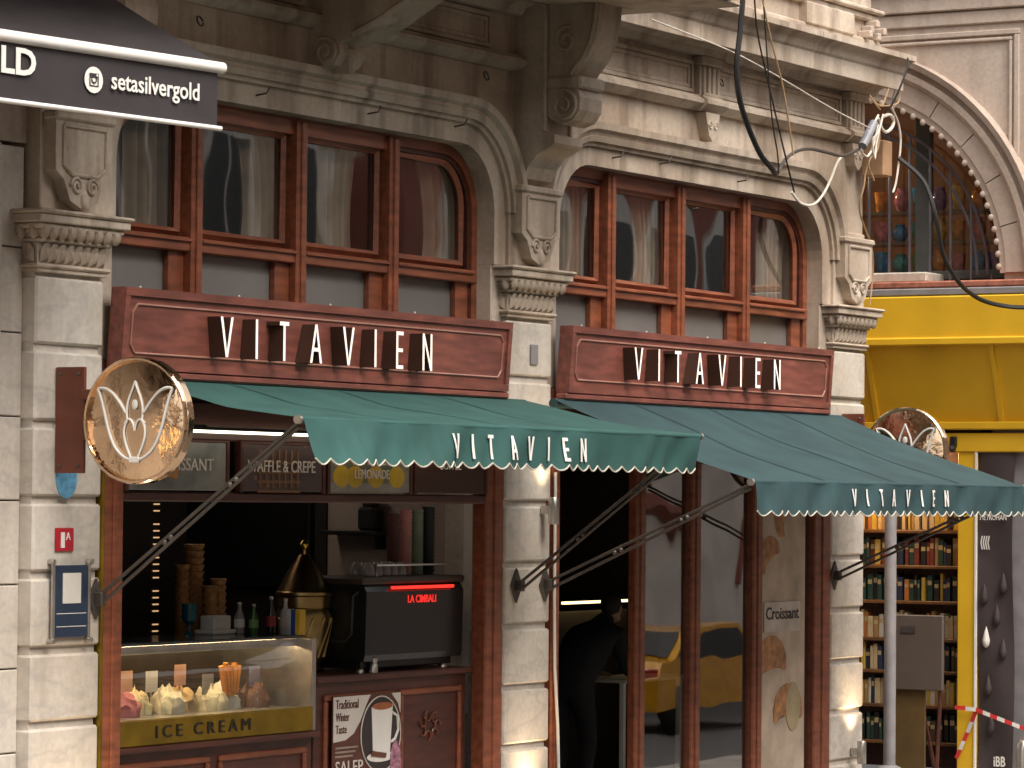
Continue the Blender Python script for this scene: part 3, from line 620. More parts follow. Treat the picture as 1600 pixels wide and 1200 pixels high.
# ------------------------------------------------------------------ counter, ice cream case and what stands there
ct = thing('counter', (3.75, .1, .12), 'dark wooden panelled counter under the espresso machine', 'counter')
part('body', MB().box(2.80, 4.70, .14, .8, .12, 1.20, .006), WOODD, ct); part('worktop', MB().box(2.77, 4.72, .09, .85, 1.20, 1.245, .01), WOODD, ct)
for a, b in ((2.9, 3.75), (3.83, 4.62)):
    for u in ((a, b, 1.08, 1.12), (a, b, .2, .24), (a, a + .04, .24, 1.08), (b - .04, b, .24, 1.08)): part('panel_moulding', MB().box(u[0] + .001, u[1] - .001, .118, .145, u[2], u[3], .008), WOOD, ct)
cr = MB()
for k in range(7): cr.tube([(4.22 + .1 * math.cos(k * .9) + .035 * math.cos(q + k), .13, .86 + .07 * math.sin(k * .9) + .035 * math.sin(q + k)) for q in (j * .5 for j in range(10))], .006, 5)
part('carved_crest', cr, WOOD, ct)
t = thing('salep_poster', (3.4, .1, .3), 'poster with a mug reading Traditional Winter Taste SALEP on the counter', 'poster')
PB = plain('poster_brown', (.10, .032, .02), .5); PD = plain('poster_dark', (.03, .022, .02), .5)
part('sheet', MB().box(2.97, 3.80, .105, .112, .30, 1.11), PB, t)
part('white_area', MB().prism([(2.975, 1.105), (3.42, 1.105), (3.36, 1.03), (3.30, .94), (3.22, .86), (3.12, .82), (2.975, .81)], 'y', .101, .1045), PAPER, t)
part('white_corner', MB().prism([(3.68, 1.105), (3.795, 1.105), (3.795, .97), (3.76, 1.04)], 'y', .101, .1045), PAPER, t)
part('oval', MB().prism([(3.55 + .245 * math.cos(a), .84 + .25 * math.sin(a)) for a in (k * math.pi / 16 for k in range(32))], 'y', .1, .1035), PD, t)
part('oval_line', MB().tube([(3.55 + .245 * math.cos(a), .1, .84 + .25 * math.sin(a)) for a in (k * math.pi / 16 for k in range(33))], .005, 5), PAPER, t)
part('mug', MB().prism([(3.43, 1.02), (3.69, 1.03), (3.66, .72), (3.60, .69), (3.50, .69), (3.45, .72)], 'y', .096, .0995), WHITE, t)
part('drink', MB().prism([(3.56 + .125 * math.cos(a), 1.025 + .025 * math.sin(a)) for a in (k * math.pi / 8 for k in range(16))], 'y', .094, .0965), plain('cinnamon', (.35, .11, .04), .6), t)
part('handle', MB().tube([(3.68, .098, .98), (3.75, .098, .95), (3.76, .098, .86), (3.72, .098, .80), (3.67, .098, .78)], .01, 6), WHITE, t)
part('saucer', MB().prism([(3.55 + .17 * math.cos(a), .69 + .035 * math.sin(a)) for a in (k * math.pi / 8 for k in range(16))], 'y', .0985, .1), WHITE, t)
part('cinnamon_stick', MB().prism([(3.42, .70), (3.6, .68), (3.61, .71), (3.43, .735)], 'y', .09, .095), plain('stick_brown', (.12, .04, .02), .6), t)
part('flower_oval', MB().prism([(3.73 + .07 * math.cos(a), .63 + .16 * math.sin(a)) for a in (k * math.pi / 8 for k in range(16)) if .73 + .07 * math.cos(a) < .797], 'y', .094, .097), plain('flower_print', (.35, .16, .22), .6, var=.7, scale=30), t)
for s, x, z, h, w in (('Traditional', 3.0, 1.025, .06, .27), ('Winter', 3.0, .945, .055, .16), ('Taste', 3.0, .865, .055, .13)): part('lettering', text_mb(s, lambda a, d, q: Vector((x + a, .099 + d, z + q)), h, w), PB, t)
part('lettering', text_mb('SALEP', lambda a, d, q: Vector((3.0 + a, .099 + d, .60 + q)), .085, .33), PAPER, t)
for k in range(3): part('small_print', MB().box(3.0, 3.27 - .03 * k, .1, .104, .765 - k * .028, .778 - k * .028), plain('small_print_grey', (.3, .22, .18), .6), t)

cs = thing('ice_cream_case', (1.65, .1, .12), 'glass ice cream display case with gold ICE CREAM band', 'display case')
part('base', MB().box(.54, 2.78, .14, .9, .12, .88, .006), WOODD, cs)
for a, b in ((.62, 1.62), (1.72, 2.7)):
    for u in ((a, b, .76, .8), (a, b, .2, .24), (a, a + .04, .24, .76), (b - .04, b, .24, .76)): part('panel_moulding', MB().box(u[0] + .001, u[1] - .001, .12, .145, u[2], u[3], .008), WOOD, cs)
part('ledge', MB().box(.54, 2.78, .07, .9, .862, .9, .008), WOODD, cs)
part('gold_band', MB().box(.55, 2.72, .09, .13, .902, 1.06, .006), GOLD, cs)
part('lettering', text_mb('ICE CREAM', lambda a, d, q: Vector((1.0 + a, .085 + d, .945 + q)), .075, 1.0, space=1.5), BLACK, cs)
part('tray', MB().box(.56, 2.70, .13, .8, 1.0, 1.055, .004), STEEL, cs)
part('front_glass', MB().grid(lambda u, v: Vector((.55 + 2.16 * u, .095 + .13 * v ** 2.2, 1.06 + .43 * v)), 2, 10), CGLASS, cs, True)
part('lid', MB().box(.54, 2.77, .21, .85, 1.495, 1.515, .004), plain('smoked_shelf', (.035, .04, .042), .12), cs)
part('lid_fascia', MB().box(.54, 2.77, .212, .228, 1.445, 1.494, .003), STEEL, cs)
part('light_bar', MB().box(.6, 2.65, .34, .38, 1.478, 1.494, .003), emit('case_light', (1, .74, .42), 16), cs)
part('end_frame', MB().box(2.72, 2.765, .1, .85, .9, 1.5, .006), STEEL, cs); part('back_panel', MB().box(.56, 2.72, .8, .83, 1.0, 1.49, .003), plain('case_back', (.05, .035, .025), .25), cs)
ICE = [('pale vanilla', (.72, .60, .36)), ('raspberry pink', (.42, .13, .13)), ('cream white', (.75, .68, .5)), ('caramel', (.55, .36, .15)), ('ivory', (.74, .66, .46)), ('white', (.8, .76, .66)), ('brown chocolate', (.14, .06, .035))]
for k, (nm, c) in enumerate([ICE[1], ICE[0], ICE[2], ICE[3], ICE[4], ICE[5], ICE[6]]):
    x, y = 1.10 + k * .235, .42 + .08 * (k % 2); m = MB()
    def fn(u, v, x=x, y=y, k=k):
        a = u * 6.2832; r = .112 * math.sin(min(1, v * 1.02) * math.pi / 2); d = Vector((math.cos(a), math.sin(a), v * 2 + k))
        h = (.14 + .07 * noise.noise(d * 2.5)) * math.cos(v * math.pi / 2) ** .7; q = 1 + .25 * noise.noise(d * 3 + Vector((3, 1, k)))
        return Vector((x + r * q * math.cos(a), y + r * q * math.sin(a), 1.057 + max(0, h)))
    m.grid(fn, 22, 9)
    solo('ice_cream_mound', m, plain('ice_' + nm.replace(' ', '_'), c, .6, var=.12, scale=30), f'{nm} ice cream mound, {ORD[k]} from the left in the glass case', 'ice cream', 'ice cream mounds in the case', smooth=True)
for k in range(7):
    x = 1.12 + k * .24; m = MB().lathe([(.03, 0), (.034, .004), (.048, .1), (.05, .115), (.046, .115), (.032, .012)], (x, .24 + .03 * (k % 2), 1.057), 14)
    solo('dessert_glass', m, CGLASS, f'small clear dessert glass, {ORD[k]} from the left behind the case front', 'glass', 'dessert glasses in the case', smooth=True)
for k, (x, z, nm, c) in enumerate(((1.12, 1.27, 'peach', (.55, .32, .2)), (1.38, 1.26, 'white', (.6, .55, .48)), (1.68, 1.29, 'salmon', (.5, .27, .18)), (1.98, 1.22, 'grey', (.25, .22, .2)), (2.5, 1.25, 'lilac', (.22, .2, .27)))):
    m = MB().box(x - .06, x + .06, .4, .404, z - .065, z + .065); m.box(x - .005, x + .005, .405, .41, 1.1, z)
    solo('price_tag', m, plain('tag_' + nm, c, .6), f'{nm} price tag standing in the ice cream, {ORD[k]} from the left', 'price tag', 'price tags in the ice cream')
t = thing('wafer_bunch', (2.2, .4, 1.15), 'bunch of orange wafer sticks standing in white ice cream', 'wafers')
for k in range(5): part('wafer', MB().tube([(2.18 + .025 * k, .4, 1.14), (2.12 + .05 * k, .4, 1.33 + .02 * (k % 2))], .018, 8), plain('wafer_orange', (.5, .2, .04), .7), t)
# things on the lid
def lath(name, prof, c, m, label, cat, group=None): return solo(name, MB().lathe(prof, c, 18), m, label, cat, group, smooth=True)
Z = 1.516
lath('blue_goblet', [(.035, 0), (.008, .02), (.008, .06), (.045, .09), (.052, .2), (.048, .2), (.04, .1)], (2.22, .72, Z), plain('blue_glass', (.01, .13, .18), .1), 'turquoise blue glass goblet at the left end of the case top', 'goblet')
t = thing('napkin_holder', (2.42, .7, Z), 'white napkin holder beside the blue goblet', 'napkin holder')
part('base', MB().box(2.33, 2.58, .6, .76, Z, Z + .03, .008), WHITE, t); part('napkins', MB().box(2.36, 2.55, .62, .74, Z + .03, Z + .12, .01), WHITE, t)
def bottle(x, y, h, m, lm, label, r=.03):
    t = thing('bottle', (x, y, Z), label, 'bottle', 'bottles on the case top')
    part('body', MB().lathe([(r * .9, 0), (r, .01), (r, h * .55), (r * .4, h * .78), (r * .4, h * .95)], (x, y, Z), 14), m, t, True)
    part('cap', MB().lathe([(r * .45, h * .93), (r * .45, h), (r * .3, h + .002)], (x, y, Z), 12), STEEL, t); part('paper_label', MB().lathe([(r + .001, h * .2), (r + .001, h * .48)], (x, y, Z), 14), lm, t, True)
bottle(2.64, .62, .2, plain('pale_plastic', (.3, .28, .27), .2), WHITE, 'clear bottle with white label next to the napkin holder', .034)
bottle(2.70, .55, .19, plain('green_glass', (.03, .12, .02), .1), plain('green_label', (.2, .4, .12), .5), 'small green bottle in the row on the case top')
bottle(2.74, .44, .24, plain('cola_dark', (.012, .006, .005), .1), plain('red_label', (.35, .03, .03), .5), 'dark cola bottle with a red label')
bottle(2.74, .33, .23, plain('silver_plastic', (.4, .38, .37), .25), plain('pink_label', (.45, .35, .33), .5), 'silvery pale bottle nearest the brass urn', .034)
t = thing('drink_carton', (2.73, .26, Z), 'white blue and yellow carton at the end of the case top', 'carton')
for k, (c, nm) in enumerate((((.5, .48, .46), 'a'), ((.02, .06, .25), 'b'), ((.6, .36, .02), 'c'))): part('side_panel', MB().box(2.69, 2.76, .29 - k * .035 - .035, .29 - k * .035 - .001, Z, Z + .165, .002), plain('carton_' + nm, c, .5), t)
CONE = plain('wafer_cone', (.42, .22, .08), .7, var=.35, scale=40, bmp=.3)
for k, (x, y, h, r) in enumerate(((2.5, .98, .46, .05), (2.66, 1.0, .62, .07), (2.74, .86, .38, .055), (2.62, .84, .33, .05))):
    m = MB()
    for q in range(int(h / .045)): m.lathe([(r * .75, q * .045), (r, q * .045 + .05), (r * .93, q * .045 + .052)], (x, y, 1.5), 14)
    solo('cone_stack', m, CONE, ('slim stack of brown wafer cones, leftmost of four', 'tallest wafer cone stack at the back', 'stack of golden patterned cones next to the brass urn', 'short stack of pale speckled cones behind the bottles')[k], 'cone stack', 'stacks of wafer cones', smooth=True)
t = thing('brass_urn', (3.15, .5, 1.245), 'tall brass urn with pointed lid and knob', 'urn')
u = (3.30, .56, 1.245)
part('body', MB().lathe([(.12, 0), (.14, .02), (.12, .05), (.145, .12), (.185, .3), (.19, .38), (.17, .42)], u, 28), plain('aged_brass', (.34, .24, .10), .3, 1), t, True)
part('collar', MB().lathe([(.17, .42), (.18, .43), (.18, .5), (.19, .51), (.19, .53), (.175, .54)], u, 28), plain('aged_brass', (1, 1, 1)), t, True)
part('lid', MB().lathe([(.18, .54), (.155, .58), (.115, .66), (.06, .74), (.04, .77), (.03, .78)], u, 28), plain('dark_brass', (.13, .085, .04), .35, 1), t, True)
part('knob', MB().lathe([(.012, .78), (.012, .81), (.03, .83), (.032, .85), (.015, .87), (.004, .875)], u, 16), BRASS, t, True)
for k in range(14): part('flute', MB().tube([(u[0] + (.14 + .05 * s) * math.cos(k * .449 + s * .5), u[1] + (.14 + .05 * s) * math.sin(k * .449 + s * .5), u[2] + .1 + .26 * s) for s in (0, .25, .5, .75, 1)], .012, 5), MATS['aged_brass'], t, True)

em = thing('espresso_machine', (4.05, .3, 1.245), 'black espresso machine with a red lit maker name on its back', 'coffee machine')
part('body', MB().prism([(.16, 1.32), (.15, 1.36), (.14, 1.78), (.17, 1.83), (.58, 1.83), (.6, 1.36), (.58, 1.32)], 'x', 3.42, 4.66), plain('gloss_black', (.012, .012, .013), .25), em)
part('top_tray', MB().box(3.38, 4.68, .14, .64, 1.83, 1.88, .012), plain('tray_brown', (.04, .026, .018), .4), em)
part('drip_tray', MB().box(3.45, 4.6, .2, .62, 1.27, 1.32, .006), BLACK, em)
for x in (3.5, 4.55):
    for y in (.24, .56): part('foot', MB().lathe([(.03, 0), (.025, .02), (.02, .05)], (x, y, 1.245), 12), STEEL, em)
part('light_strip', MB().box(3.72, 4.52, .128, .142, 1.795, 1.815, .003), emit('red_strip', (1, .03, .02), .8), em)
part('lettering', text_mb('LA CIMBALI', lambda a, d, q: Vector((3.93 + a, .135 + d, 1.70 + q)), .052, .36, bold=.01), emit('red_letters', (1, .04, .03), .35), em)
part('side_loop', MB().tube([(3.41, .2, 1.78), (3.41, .24, 1.75), (3.41, .25, 1.5), (3.41, .3, 1.45), (3.41, .52, 1.45), (3.41, .55, 1.5), (3.41, .55, 1.75)], .008, 6), IRON, em)
part('tray_rail', MB().tube([(3.6, .18, 1.88), (3.6, .18, 1.955), (4.62, .18, 1.955), (4.62, .18, 1.88)], .007, 6), STEEL, em)
GLC = plain('coffee_cup_glass', (.33, .29, .28), .15)
for k in range(10):
    x, y = 3.62 + .1 * (k % 5) + .04 * (k // 5), .26 + .12 * (k // 5)
    lath('coffee_cup', [(.045, 0), (.048, .01), (.04, .06), (.02, .085), (.018, .09)], (x, y, 1.883), GLC, f'upturned glass cup, {ORD[k % 5]} from the left in the {"front" if k < 5 else "back"} row on the machine', 'cup', 'upturned cups on the machine')
for k, (nm, c, x) in enumerate((('dark brown', (.12, .045, .035), 4.19), ('dusty pink', (.6, .28, .25), 4.30), ('sage green', (.22, .28, .19), 4.40), ('black', (.016, .018, .022), 4.50))):
    m = MB(); hh = .43 + .01 * k
    for q in range(int(hh / .024)): m.lathe([(.034, q * .024), (.046, q * .024 + .03), (.047, q * .024 + .033)], (x, .42 - .03 * k, 1.883), 14)
    solo('paper_cup_stack', m, plain('cups_' + nm.replace(' ', '_'), c, .6), f'tall stack of {nm} paper cups on the espresso machine', 'cup stack', 'stacks of paper cups', smooth=True)
lath('steel_tamper', [(.03, 0), (.03, .05), (.022, .06), (.03, .09), (.03, .095)], (3.56, .17, 1.245), STEEL, 'small steel tamper on the counter before the machine', 'tamper')
lath('white_cup', [(.028, 0), (.036, .07), (.034, .072)], (3.62, .75, 1.883), WHITE, 'single white cup on top of the machine at the back', 'cup')
# back of the shop: dark panel, wall shelf, perforated lit panel
solo('dark_menu_board', MB().box(4.93, 4.99, 1.6, 2.9, 1.75, 2.9, .01), plain('board_black', (.008, .008, .009), .4), 'large black board hanging at the back of the shop', 'board')
t = thing('wall_shelf', (4.9, 1.5, 1.9), 'dark shelf with machines on the pale side wall', 'shelf')
part('board', MB().box(4.80, 5.015, .95, 1.42, 2.14, 2.17, .004), BLACK, t); part('bracket', MB().box(4.9, 5.015, 1.0, 1.02, 2.04, 2.14, .003), BLACK, t)
solo('coffee_grinder', MB().box(4.84, 5.0, 1.0, 1.14, 2.172, 2.34, .02).box(4.86, 4.98, 1.02, 1.12, 2.33, 2.42, .02), BLACK, 'black grinder on the wall shelf behind the machine', 'grinder')
t = thing('perforated_panel', (3.0, 1.6, 1.3), 'dark perforated panel with small warm light slots', 'lit panel')
part('panel', MB().box(2.62, 3.42, 1.6, 1.64, 1.3, 2.5, .004), BLACK, t)
for k in range(22):
    if k % 5 == 4: continue
    z = 1.40 + k * .045; part('light_slot', MB().box(3.03, 3.09, 1.592, 1.601, z, z + .009), emit('slot_light', (1, .6, .3), .35), t)

# ------------------------------------------------------------------ behind the glass doors
solo('light_strip', MB().box(8.5, 9.7, 1.5, 1.53, 1.565, 1.585), emit('strip_warm', (1, .78, .35), 1.5), 'thin warm light strip glowing inside the doorway', 'light strip')
solo('back_shelf', MB().box(8.0, 10.3, 1.6, 1.7, .12, 1.5, .01), plain('shelf_brown', (.06, .045, .035), .6), 'brown cabinet under the light strip inside', 'cabinet')
t = thing('side_table', (8.5, .95, .12), 'pale narrow table beside the bending person', 'table')
part('top', MB().box(8.15, 9.2, .75, 1.2, .97, 1.0, .006), PAPER, t)
for x, y in ((8.2, .8), (9.15, .8), (8.2, 1.15), (9.15, 1.15)): part('leg', MB().box(x - .02, x + .02, y - .02, y + .02, .12, .97, .003), WHITE, t)
# person bending over the table, in black
def person():
    t = thing('person', (7.6, .9, .12), 'person in black clothes bending forward over a table in the dark doorway', 'person')
    J = {'pel': (7.55, .9, 1.0, .17), 'sp1': (7.68, .9, 1.18, .175), 'chest': (7.90, .9, 1.36, .185), 'neck': (8.06, .9, 1.44, .075), 'head0': (8.13, .9, 1.49, .09),
         'hipL': (7.53, .80, .94, .11), 'knL': (7.66, .80, .54, .075), 'anL': (7.56, .80, .18, .05), 'toL': (7.74, .80, .155, .04),
         'hipR': (7.53, 1.0, .94, .11), 'knR': (7.60, 1.0, .54, .075), 'anR': (7.46, 1.0, .18, .05), 'toR': (7.64, 1.0, .155, .04),
         'shL': (7.96, .72, 1.36, .08), 'elL': (8.03, .68, 1.10, .055), 'wrL': (8.20, .74, 1.05, .04), 'shR': (7.96, 1.08, 1.36, .08), 'elR': (8.08, 1.12, 1.1, .055), 'wrR': (8.26, 1.05, 1.05, .04)}
    E_ = [('pel', 'sp1'), ('sp1', 'chest'), ('chest', 'neck'), ('neck', 'head0'), ('pel', 'hipL'), ('hipL', 'knL'), ('knL', 'anL'), ('anL', 'toL'), ('pel', 'hipR'), ('hipR', 'knR'), ('knR', 'anR'), ('anR', 'toR'), ('chest', 'shL'), ('shL', 'elL'), ('elL', 'wrL'), ('chest', 'shR'), ('shR', 'elR'), ('elR', 'wrR')]
    def skin(name, J, E_, root, mt, sub=2):
        k = list(J); me = bpy.data.meshes.new(name); me.from_pydata([Vector(J[q][:3]) - Vector(t.location) for q in k], [(k.index(a), k.index(b)) for a, b in E_], [])
        o = bpy.data.objects.new(name, me); COL.objects.link(o); sk = o.modifiers.new('s', 'SKIN'); o.modifiers.new('d', 'SUBSURF').levels = sub
        for i, q in enumerate(k): me.skin_vertices[0].data[i].radius = (J[q][3], J[q][3]); me.skin_vertices[0].data[i].use_root = q == root
        dg = bpy.context.evaluated_depsgraph_get(); m2 = bpy.data.meshes.new_from_object(o.evaluated_get(dg)); o.modifiers.clear(); o.data = m2; m2.materials.clear(); m2.materials.append(mt)
        for p in m2.polygons: p.use_smooth = True
        o.parent = t; return o
    skin('body', J, E_, 'pel', plain('black_clothes', (.010, .010, .012), .85))
    SK = plain('skin', (.42, .24, .16), .6); HR = plain('dark_hair', (.015, .011, .009), .7)
    h = Vector((8.20, .9, 1.56)); hd = MB().ball(h, (.085, .075, .105), 16, 12); hd.ball(h + Vector((.088, 0, -.012)), (.02, .014, .022), 8, 6); hd.ball(h + Vector((.05, 0, -.075)), (.045, .045, .04), 10, 6)
    for s in (-1, 1): hd.ball(h + Vector((-.005, s * .076, -.01)), (.018, .01, .03), 8, 6)
    part('head', hd, SK, t, True)
    hr = part('hair', MB().ball(h + Vector((-.02, 0, .025)), (.092, .085, .1), 14, 10), HR, t, True)
    for s in (-1, 1): part('eye', MB().ball(h + Vector((.075, s * .032, .01)), .011, 8, 6), BLACK, t, True)
    part('mouth', MB().ball(h + Vector((.082, 0, -.058)), (.008, .022, .005), 8, 5), plain('lip', (.3, .1, .08), .5), t, True)
    for s, w in ((-1, J['wrL']), (1, J['wrR'])):
        w = Vector(w[:3]); m = MB().ball(w + Vector((.045, 0, -.015)), (.05, .04, .018), 10, 6)
        for k in range(4): m.tube([w + Vector((.08, -.028 + .019 * k, -.015)), w + Vector((.115 + .006 * (k in (1, 2)), -.03 + .02 * k, -.022)), w + Vector((.135 + .01 * (k in (1, 2)), -.03 + .02 * k, -.04))], [.0095, .009, .0075], 6)
        m.tube([w + Vector((.03, -s * .035, -.015)), w + Vector((.06, -s * .06, -.02)), w + Vector((.085, -s * .062, -.03))], [.011, .01, .008], 6)
        part('hand', m, SK, t, True)
person()
# croissant poster on the right hand pane
t = thing('croissant_poster', (9.48, .1, .2), 'tall beige poster of croissants behind the right glass pane', 'poster')
part('sheet', MB().box(9.10, 9.90, .085, .09, .2, 2.75), plain('poster_beige', (.52, .42, .32), .5, var=.35, scale=3), t)
PAS = plain('pastry_print', (.42, .2, .08), .5, var=.45, scale=14)
for x, z, a, s in ((9.3, 1.0, .3, 1.25), (9.62, 2.25, 1.2, 1.0), (9.3, 1.9, .8, .9), (9.6, .62, .2, 1.2)):
    part('pastry', MB().tube([(x + s * .2 * math.cos(q + a), .082, z + s * .16 * math.sin(q + a)) for q in (k * .36 for k in range(9))], [s * r for r in (.02, .06, .09, .105, .11, .105, .09, .06, .02)], 8), PAS, t, True)
for v in t.children:
    if v.name.startswith('pastry'):
        for q in v.data.vertices: q.co.y = (q.co.y + t.location.y - .082) * .03 + .082 - t.location.y
part('bread_slice', MB().prism([(9.68 + .13 * math.cos(a), .75 + .2 * math.sin(a)) for a in (k * math.pi / 10 for k in range(20))], 'y', .078, .0815), plain('bread_pale', (.42, .34, .2), .6), t)
part('label_strip', MB().box(9.14, 9.8, .077, .081, 1.36, 1.6), plain('label_grey', (.6, .53, .47), .6), t)
part('lettering', text_mb('Croissant', lambda a, d, q: Vector((9.17 + a, .075 + d, 1.46 + q)), .1, .6, bold=.01), PD, t)
t.location.y -= .045

# ------------------------------------------------------------------ dark awning of the shop to the left
t = thing('dark_awning', (-.45, -1.33, 4.43), 'charcoal awning with white bars and the name setasilvergold', 'awning')
ang = math.atan2(-.124, .992); dx = Vector((.992, -.124, 0)); dn = Vector((.124, .992, 0)); E0 = Vector((-.45, -1.33, 0))
def aw(s, n, z): return E0 - dx * s + dn * n + Vector((0, 0, z))
part('canopy', MB().grid(lambda u, v: aw(6 * u, 1.55 * v, 4.79 + .85 * v - .02 * math.sin(math.pi * v)), 20, 8), CHAR, t, True)
part('valance', MB().grid(lambda u, v: aw(.015 + 6 * u, -.004 + .006 * math.sin(u * 60) * (1 - v), 4.43 + .33 * v), 60, 4), CHAR, t, True)
part('front_bar', MB().tube([aw(-.02, -.01, 4.765), aw(6, -.01, 4.765)], .032, 12), WHITE, t, True); part('bottom_bar', MB().tube([aw(-.01, -.01, 4.43), aw(6, -.01, 4.43)], .014, 10), WHITE, t, True)
def on(s0, z0, o=.016): return lambda a, d, q: aw(s0 - a, -o + d, z0 + q)
part('lettering', text_mb('setasilvergold', on(.865, 4.535), .125, .69, bold=.012), WHITE, t)
part('lettering', text_mb('GOLD', on(2.02, 4.57), .145, .59, bold=.025), WHITE, t)
part('logo_disc', MB().add([aw(1.0, -.016, 4.60)] + [aw(1.0 + .07 * math.cos(a), -.016, 4.60 + .07 * math.sin(a)) for a in (k * math.pi / 16 for k in range(32))], [(0, 1 + k, 1 + (k + 1) % 32) for k in range(32)]), WHITE, t)
lg = MB()
def lq(x0, x1, z0, z1, o): lg.add([aw(1.0 - x, -o, 4.60 + z) for x, z in ((x0, z0), (x1, z0), (x1, z1), (x0, z1))], [(0, 1, 2, 3)])
for q in ((-.035, .035, .012, .035), (-.035, -.027, -.035, .012), (.027, .035, -.035, .012), (-.027, .027, -.035, -.029)): lq(*q, .019)
lg.add([aw(1.0 - (.022 * math.cos(a)) * k, -.0195, 4.602 + .022 * math.sin(a) * k) for k in (1, .62) for a in (j * math.pi / 8 for j in range(16))], [(j, (j + 1) % 16, 16 + (j + 1) % 16, 16 + j) for j in range(16)])
part('logo_camera', lg, CHAR, t)
lg = MB(); lq(.016, .028, .02, .031, .021); part('logo_dot', lg, WHITE, t)

# ------------------------------------------------------------------ the building round the corner, with the arched window and yellow shop
A = thing('arched_building', (13.2, 1, 0), 'pale stone building with a large round arched window above a yellow shop', 'building')
AX, AY, AZ, AR = 13.0, 1.27, 4.45, 1.68
arch = [(AY + AR * math.cos(a), AZ + AR * math.sin(a)) for a in (k * math.pi / 28 for k in range(29))]
part('wall', MB().prism([(-1.5, 4.3), (-1.5, 10), (9, 10), (9, 4.3), (AY + 2.95 - 1.27, 4.3)] [:4] + [(AY - AR, 4.3)][:0] + [(AY + AR, 4.3)] + arch + [(AY - AR, 4.3)], 'x', AX, AX + .5), STONER, A)
def ring(name, r0, prof, n=40, mt=STONER, a0=0, a1=math.pi):
    path = [(Vector((AX, AY + r0 * math.cos(a), AZ + r0 * math.sin(a))), Vector((0, math.cos(a), math.sin(a))), (-1, 0, 0)) for a in (a0 + (a1 - a0) * k / n for k in range(n + 1))]
    return part(name, MB().sweep(path, prof), mt, A)
nv = 13
for k in range(nv): ring('voussoir', AR + .03, [(0, -.01), (0, .05), (.17, .06), (.17, -.01)], 5, STONER, k * math.pi / nv + .003, (k + 1) * math.pi / nv - .003)
ring('arch_moulding', AR + .2, [(0, -.01), (0, .07), (.04, .11), (.09, .115), (.1, .06), (.13, .06), (.15, .13), (.2, .15), (.21, -.01)])
ib = ring('intrados_band', AR - .03, [(0, -.4), (0, .03), (.06, .04), (.06, -.4)])
bead = MB().ball((0, 0, 0), (.026, .028, .03), 8, 6).mesh('bead', STONER, smooth=True)
for k in range(46):
    a = math.pi * (k + .5) / 46; inst('bead', bead, ib, (AX - .03, AY + (AR - .04) * math.cos(a), AZ + (AR - .04) * math.sin(a)))
for z0, z1, o in ((6.68, 6.8, .03), (6.81, 6.97, .06), (6.98, 7.15, .1), (7.16, 7.4, .14), (7.41, 7.7, .2)): part('stone_course', MB().box(AX - o, AX + .3, -1.5 - o, 9, z0, z1, .01), STONER, A)
for o, w in ((0, .05), (.07, .03)):
    y0, y1, z0, z1 = -.55 + o, 3.0 - o, 4.45, 6.62 - o
    part('spandrel_frame', MB().box(AX - .03, AX + .01, y0, y1, z1 - w, z1, .008).box(AX - .031, AX + .01, y0, y0 + w, z0, z1 - w - .002, .008), STONER, A)
part('wall', MB().box(AX, AX + .5, -1.5, -.19, 0, 4.29), GREY, A)
part('street_wall', MB().box(AX + .5, 32, -1.5, -1.0, -1, 10), STONER, A)
part('sill', MB().box(AX - .14, AX + .3, .28, 3.2, 4.38, 4.47, .012), STONE, A)
part('tile_edge', MB().box(AX - .3, AX + .1, -1.5, 3.4, 4.315, 4.375, .012), plain('terracotta_edge', (.36, .13, .08), .7, var=.4, scale=12), A)
part('gutter', MB().box(AX - .33, AX, -1.5, 3.4, 4.245, 4.31, .01), GREY, A)
gw = part('arched_window', MB().box(AX + .25, AX + .33, AY - .85, AY - .70, 4.3, 6.05, .01), plain('grey_green_paint', (.075, .08, .075), .5), A)
part('transom', MB().box(AX + .24, AX + .3, AY - 1.7, AY + 1.7, 4.42, 4.5, .008), MATS['grey_green_paint'], gw)
BAR = plain('grille_bar', (.11, .10, .115), .45, .3)
for k in range(16):
    y = AY - 1.5 + k * .2; h = math.sqrt(max(0, 1.45 ** 2 - (y - AY) ** 2))
    part('grille_bar', MB().tube([(AX + .14, y, 4.4), (AX + .14, y, AZ + h)], .013, 6), BAR, gw)
for r in (1.46, 1.36): part('grille_arc', MB().tube([(AX + .14, AY + r * math.cos(a), AZ + r * math.sin(a)) for a in (math.pi * k / 30 for k in range(31))], .014, 6), BAR, gw, True)
part('pane', MB().prism(arch, 'x', AX + .30, AX + .306), GLASS, gw)
rm = MB(); rm.box(AX + 2.0, AX + 2.1, -1.5, 4, 4.3, 6.5); rm.box(AX + .4, AX + 2.1, -1.5, -1.4, 4.3, 6.5); rm.box(AX + .4, AX + 2.1, 3.9, 4, 4.3, 6.5); rm.box(AX + .4, AX + 2.1, -1.5, 4, 6.4, 6.5); rm.box(AX + .3, AX + 2.1, -1.5, 4, 4.22, 4.3)
part('lamp_room', rm, plain('lamp_room_wall', (.16, .06, .02), .8), A)
potcols = [('blue', (.03, .20, .42)), ('red', (.50, .05, .04)), ('orange', (.6, .22, .03)), ('teal', (.03, .30, .30)), ('purple', (.16, .09, .32)), ('pink', (.5, .15, .19)), ('green', (.09, .28, .08)), ('amber', (.55, .32, .05))]
cnt = {}
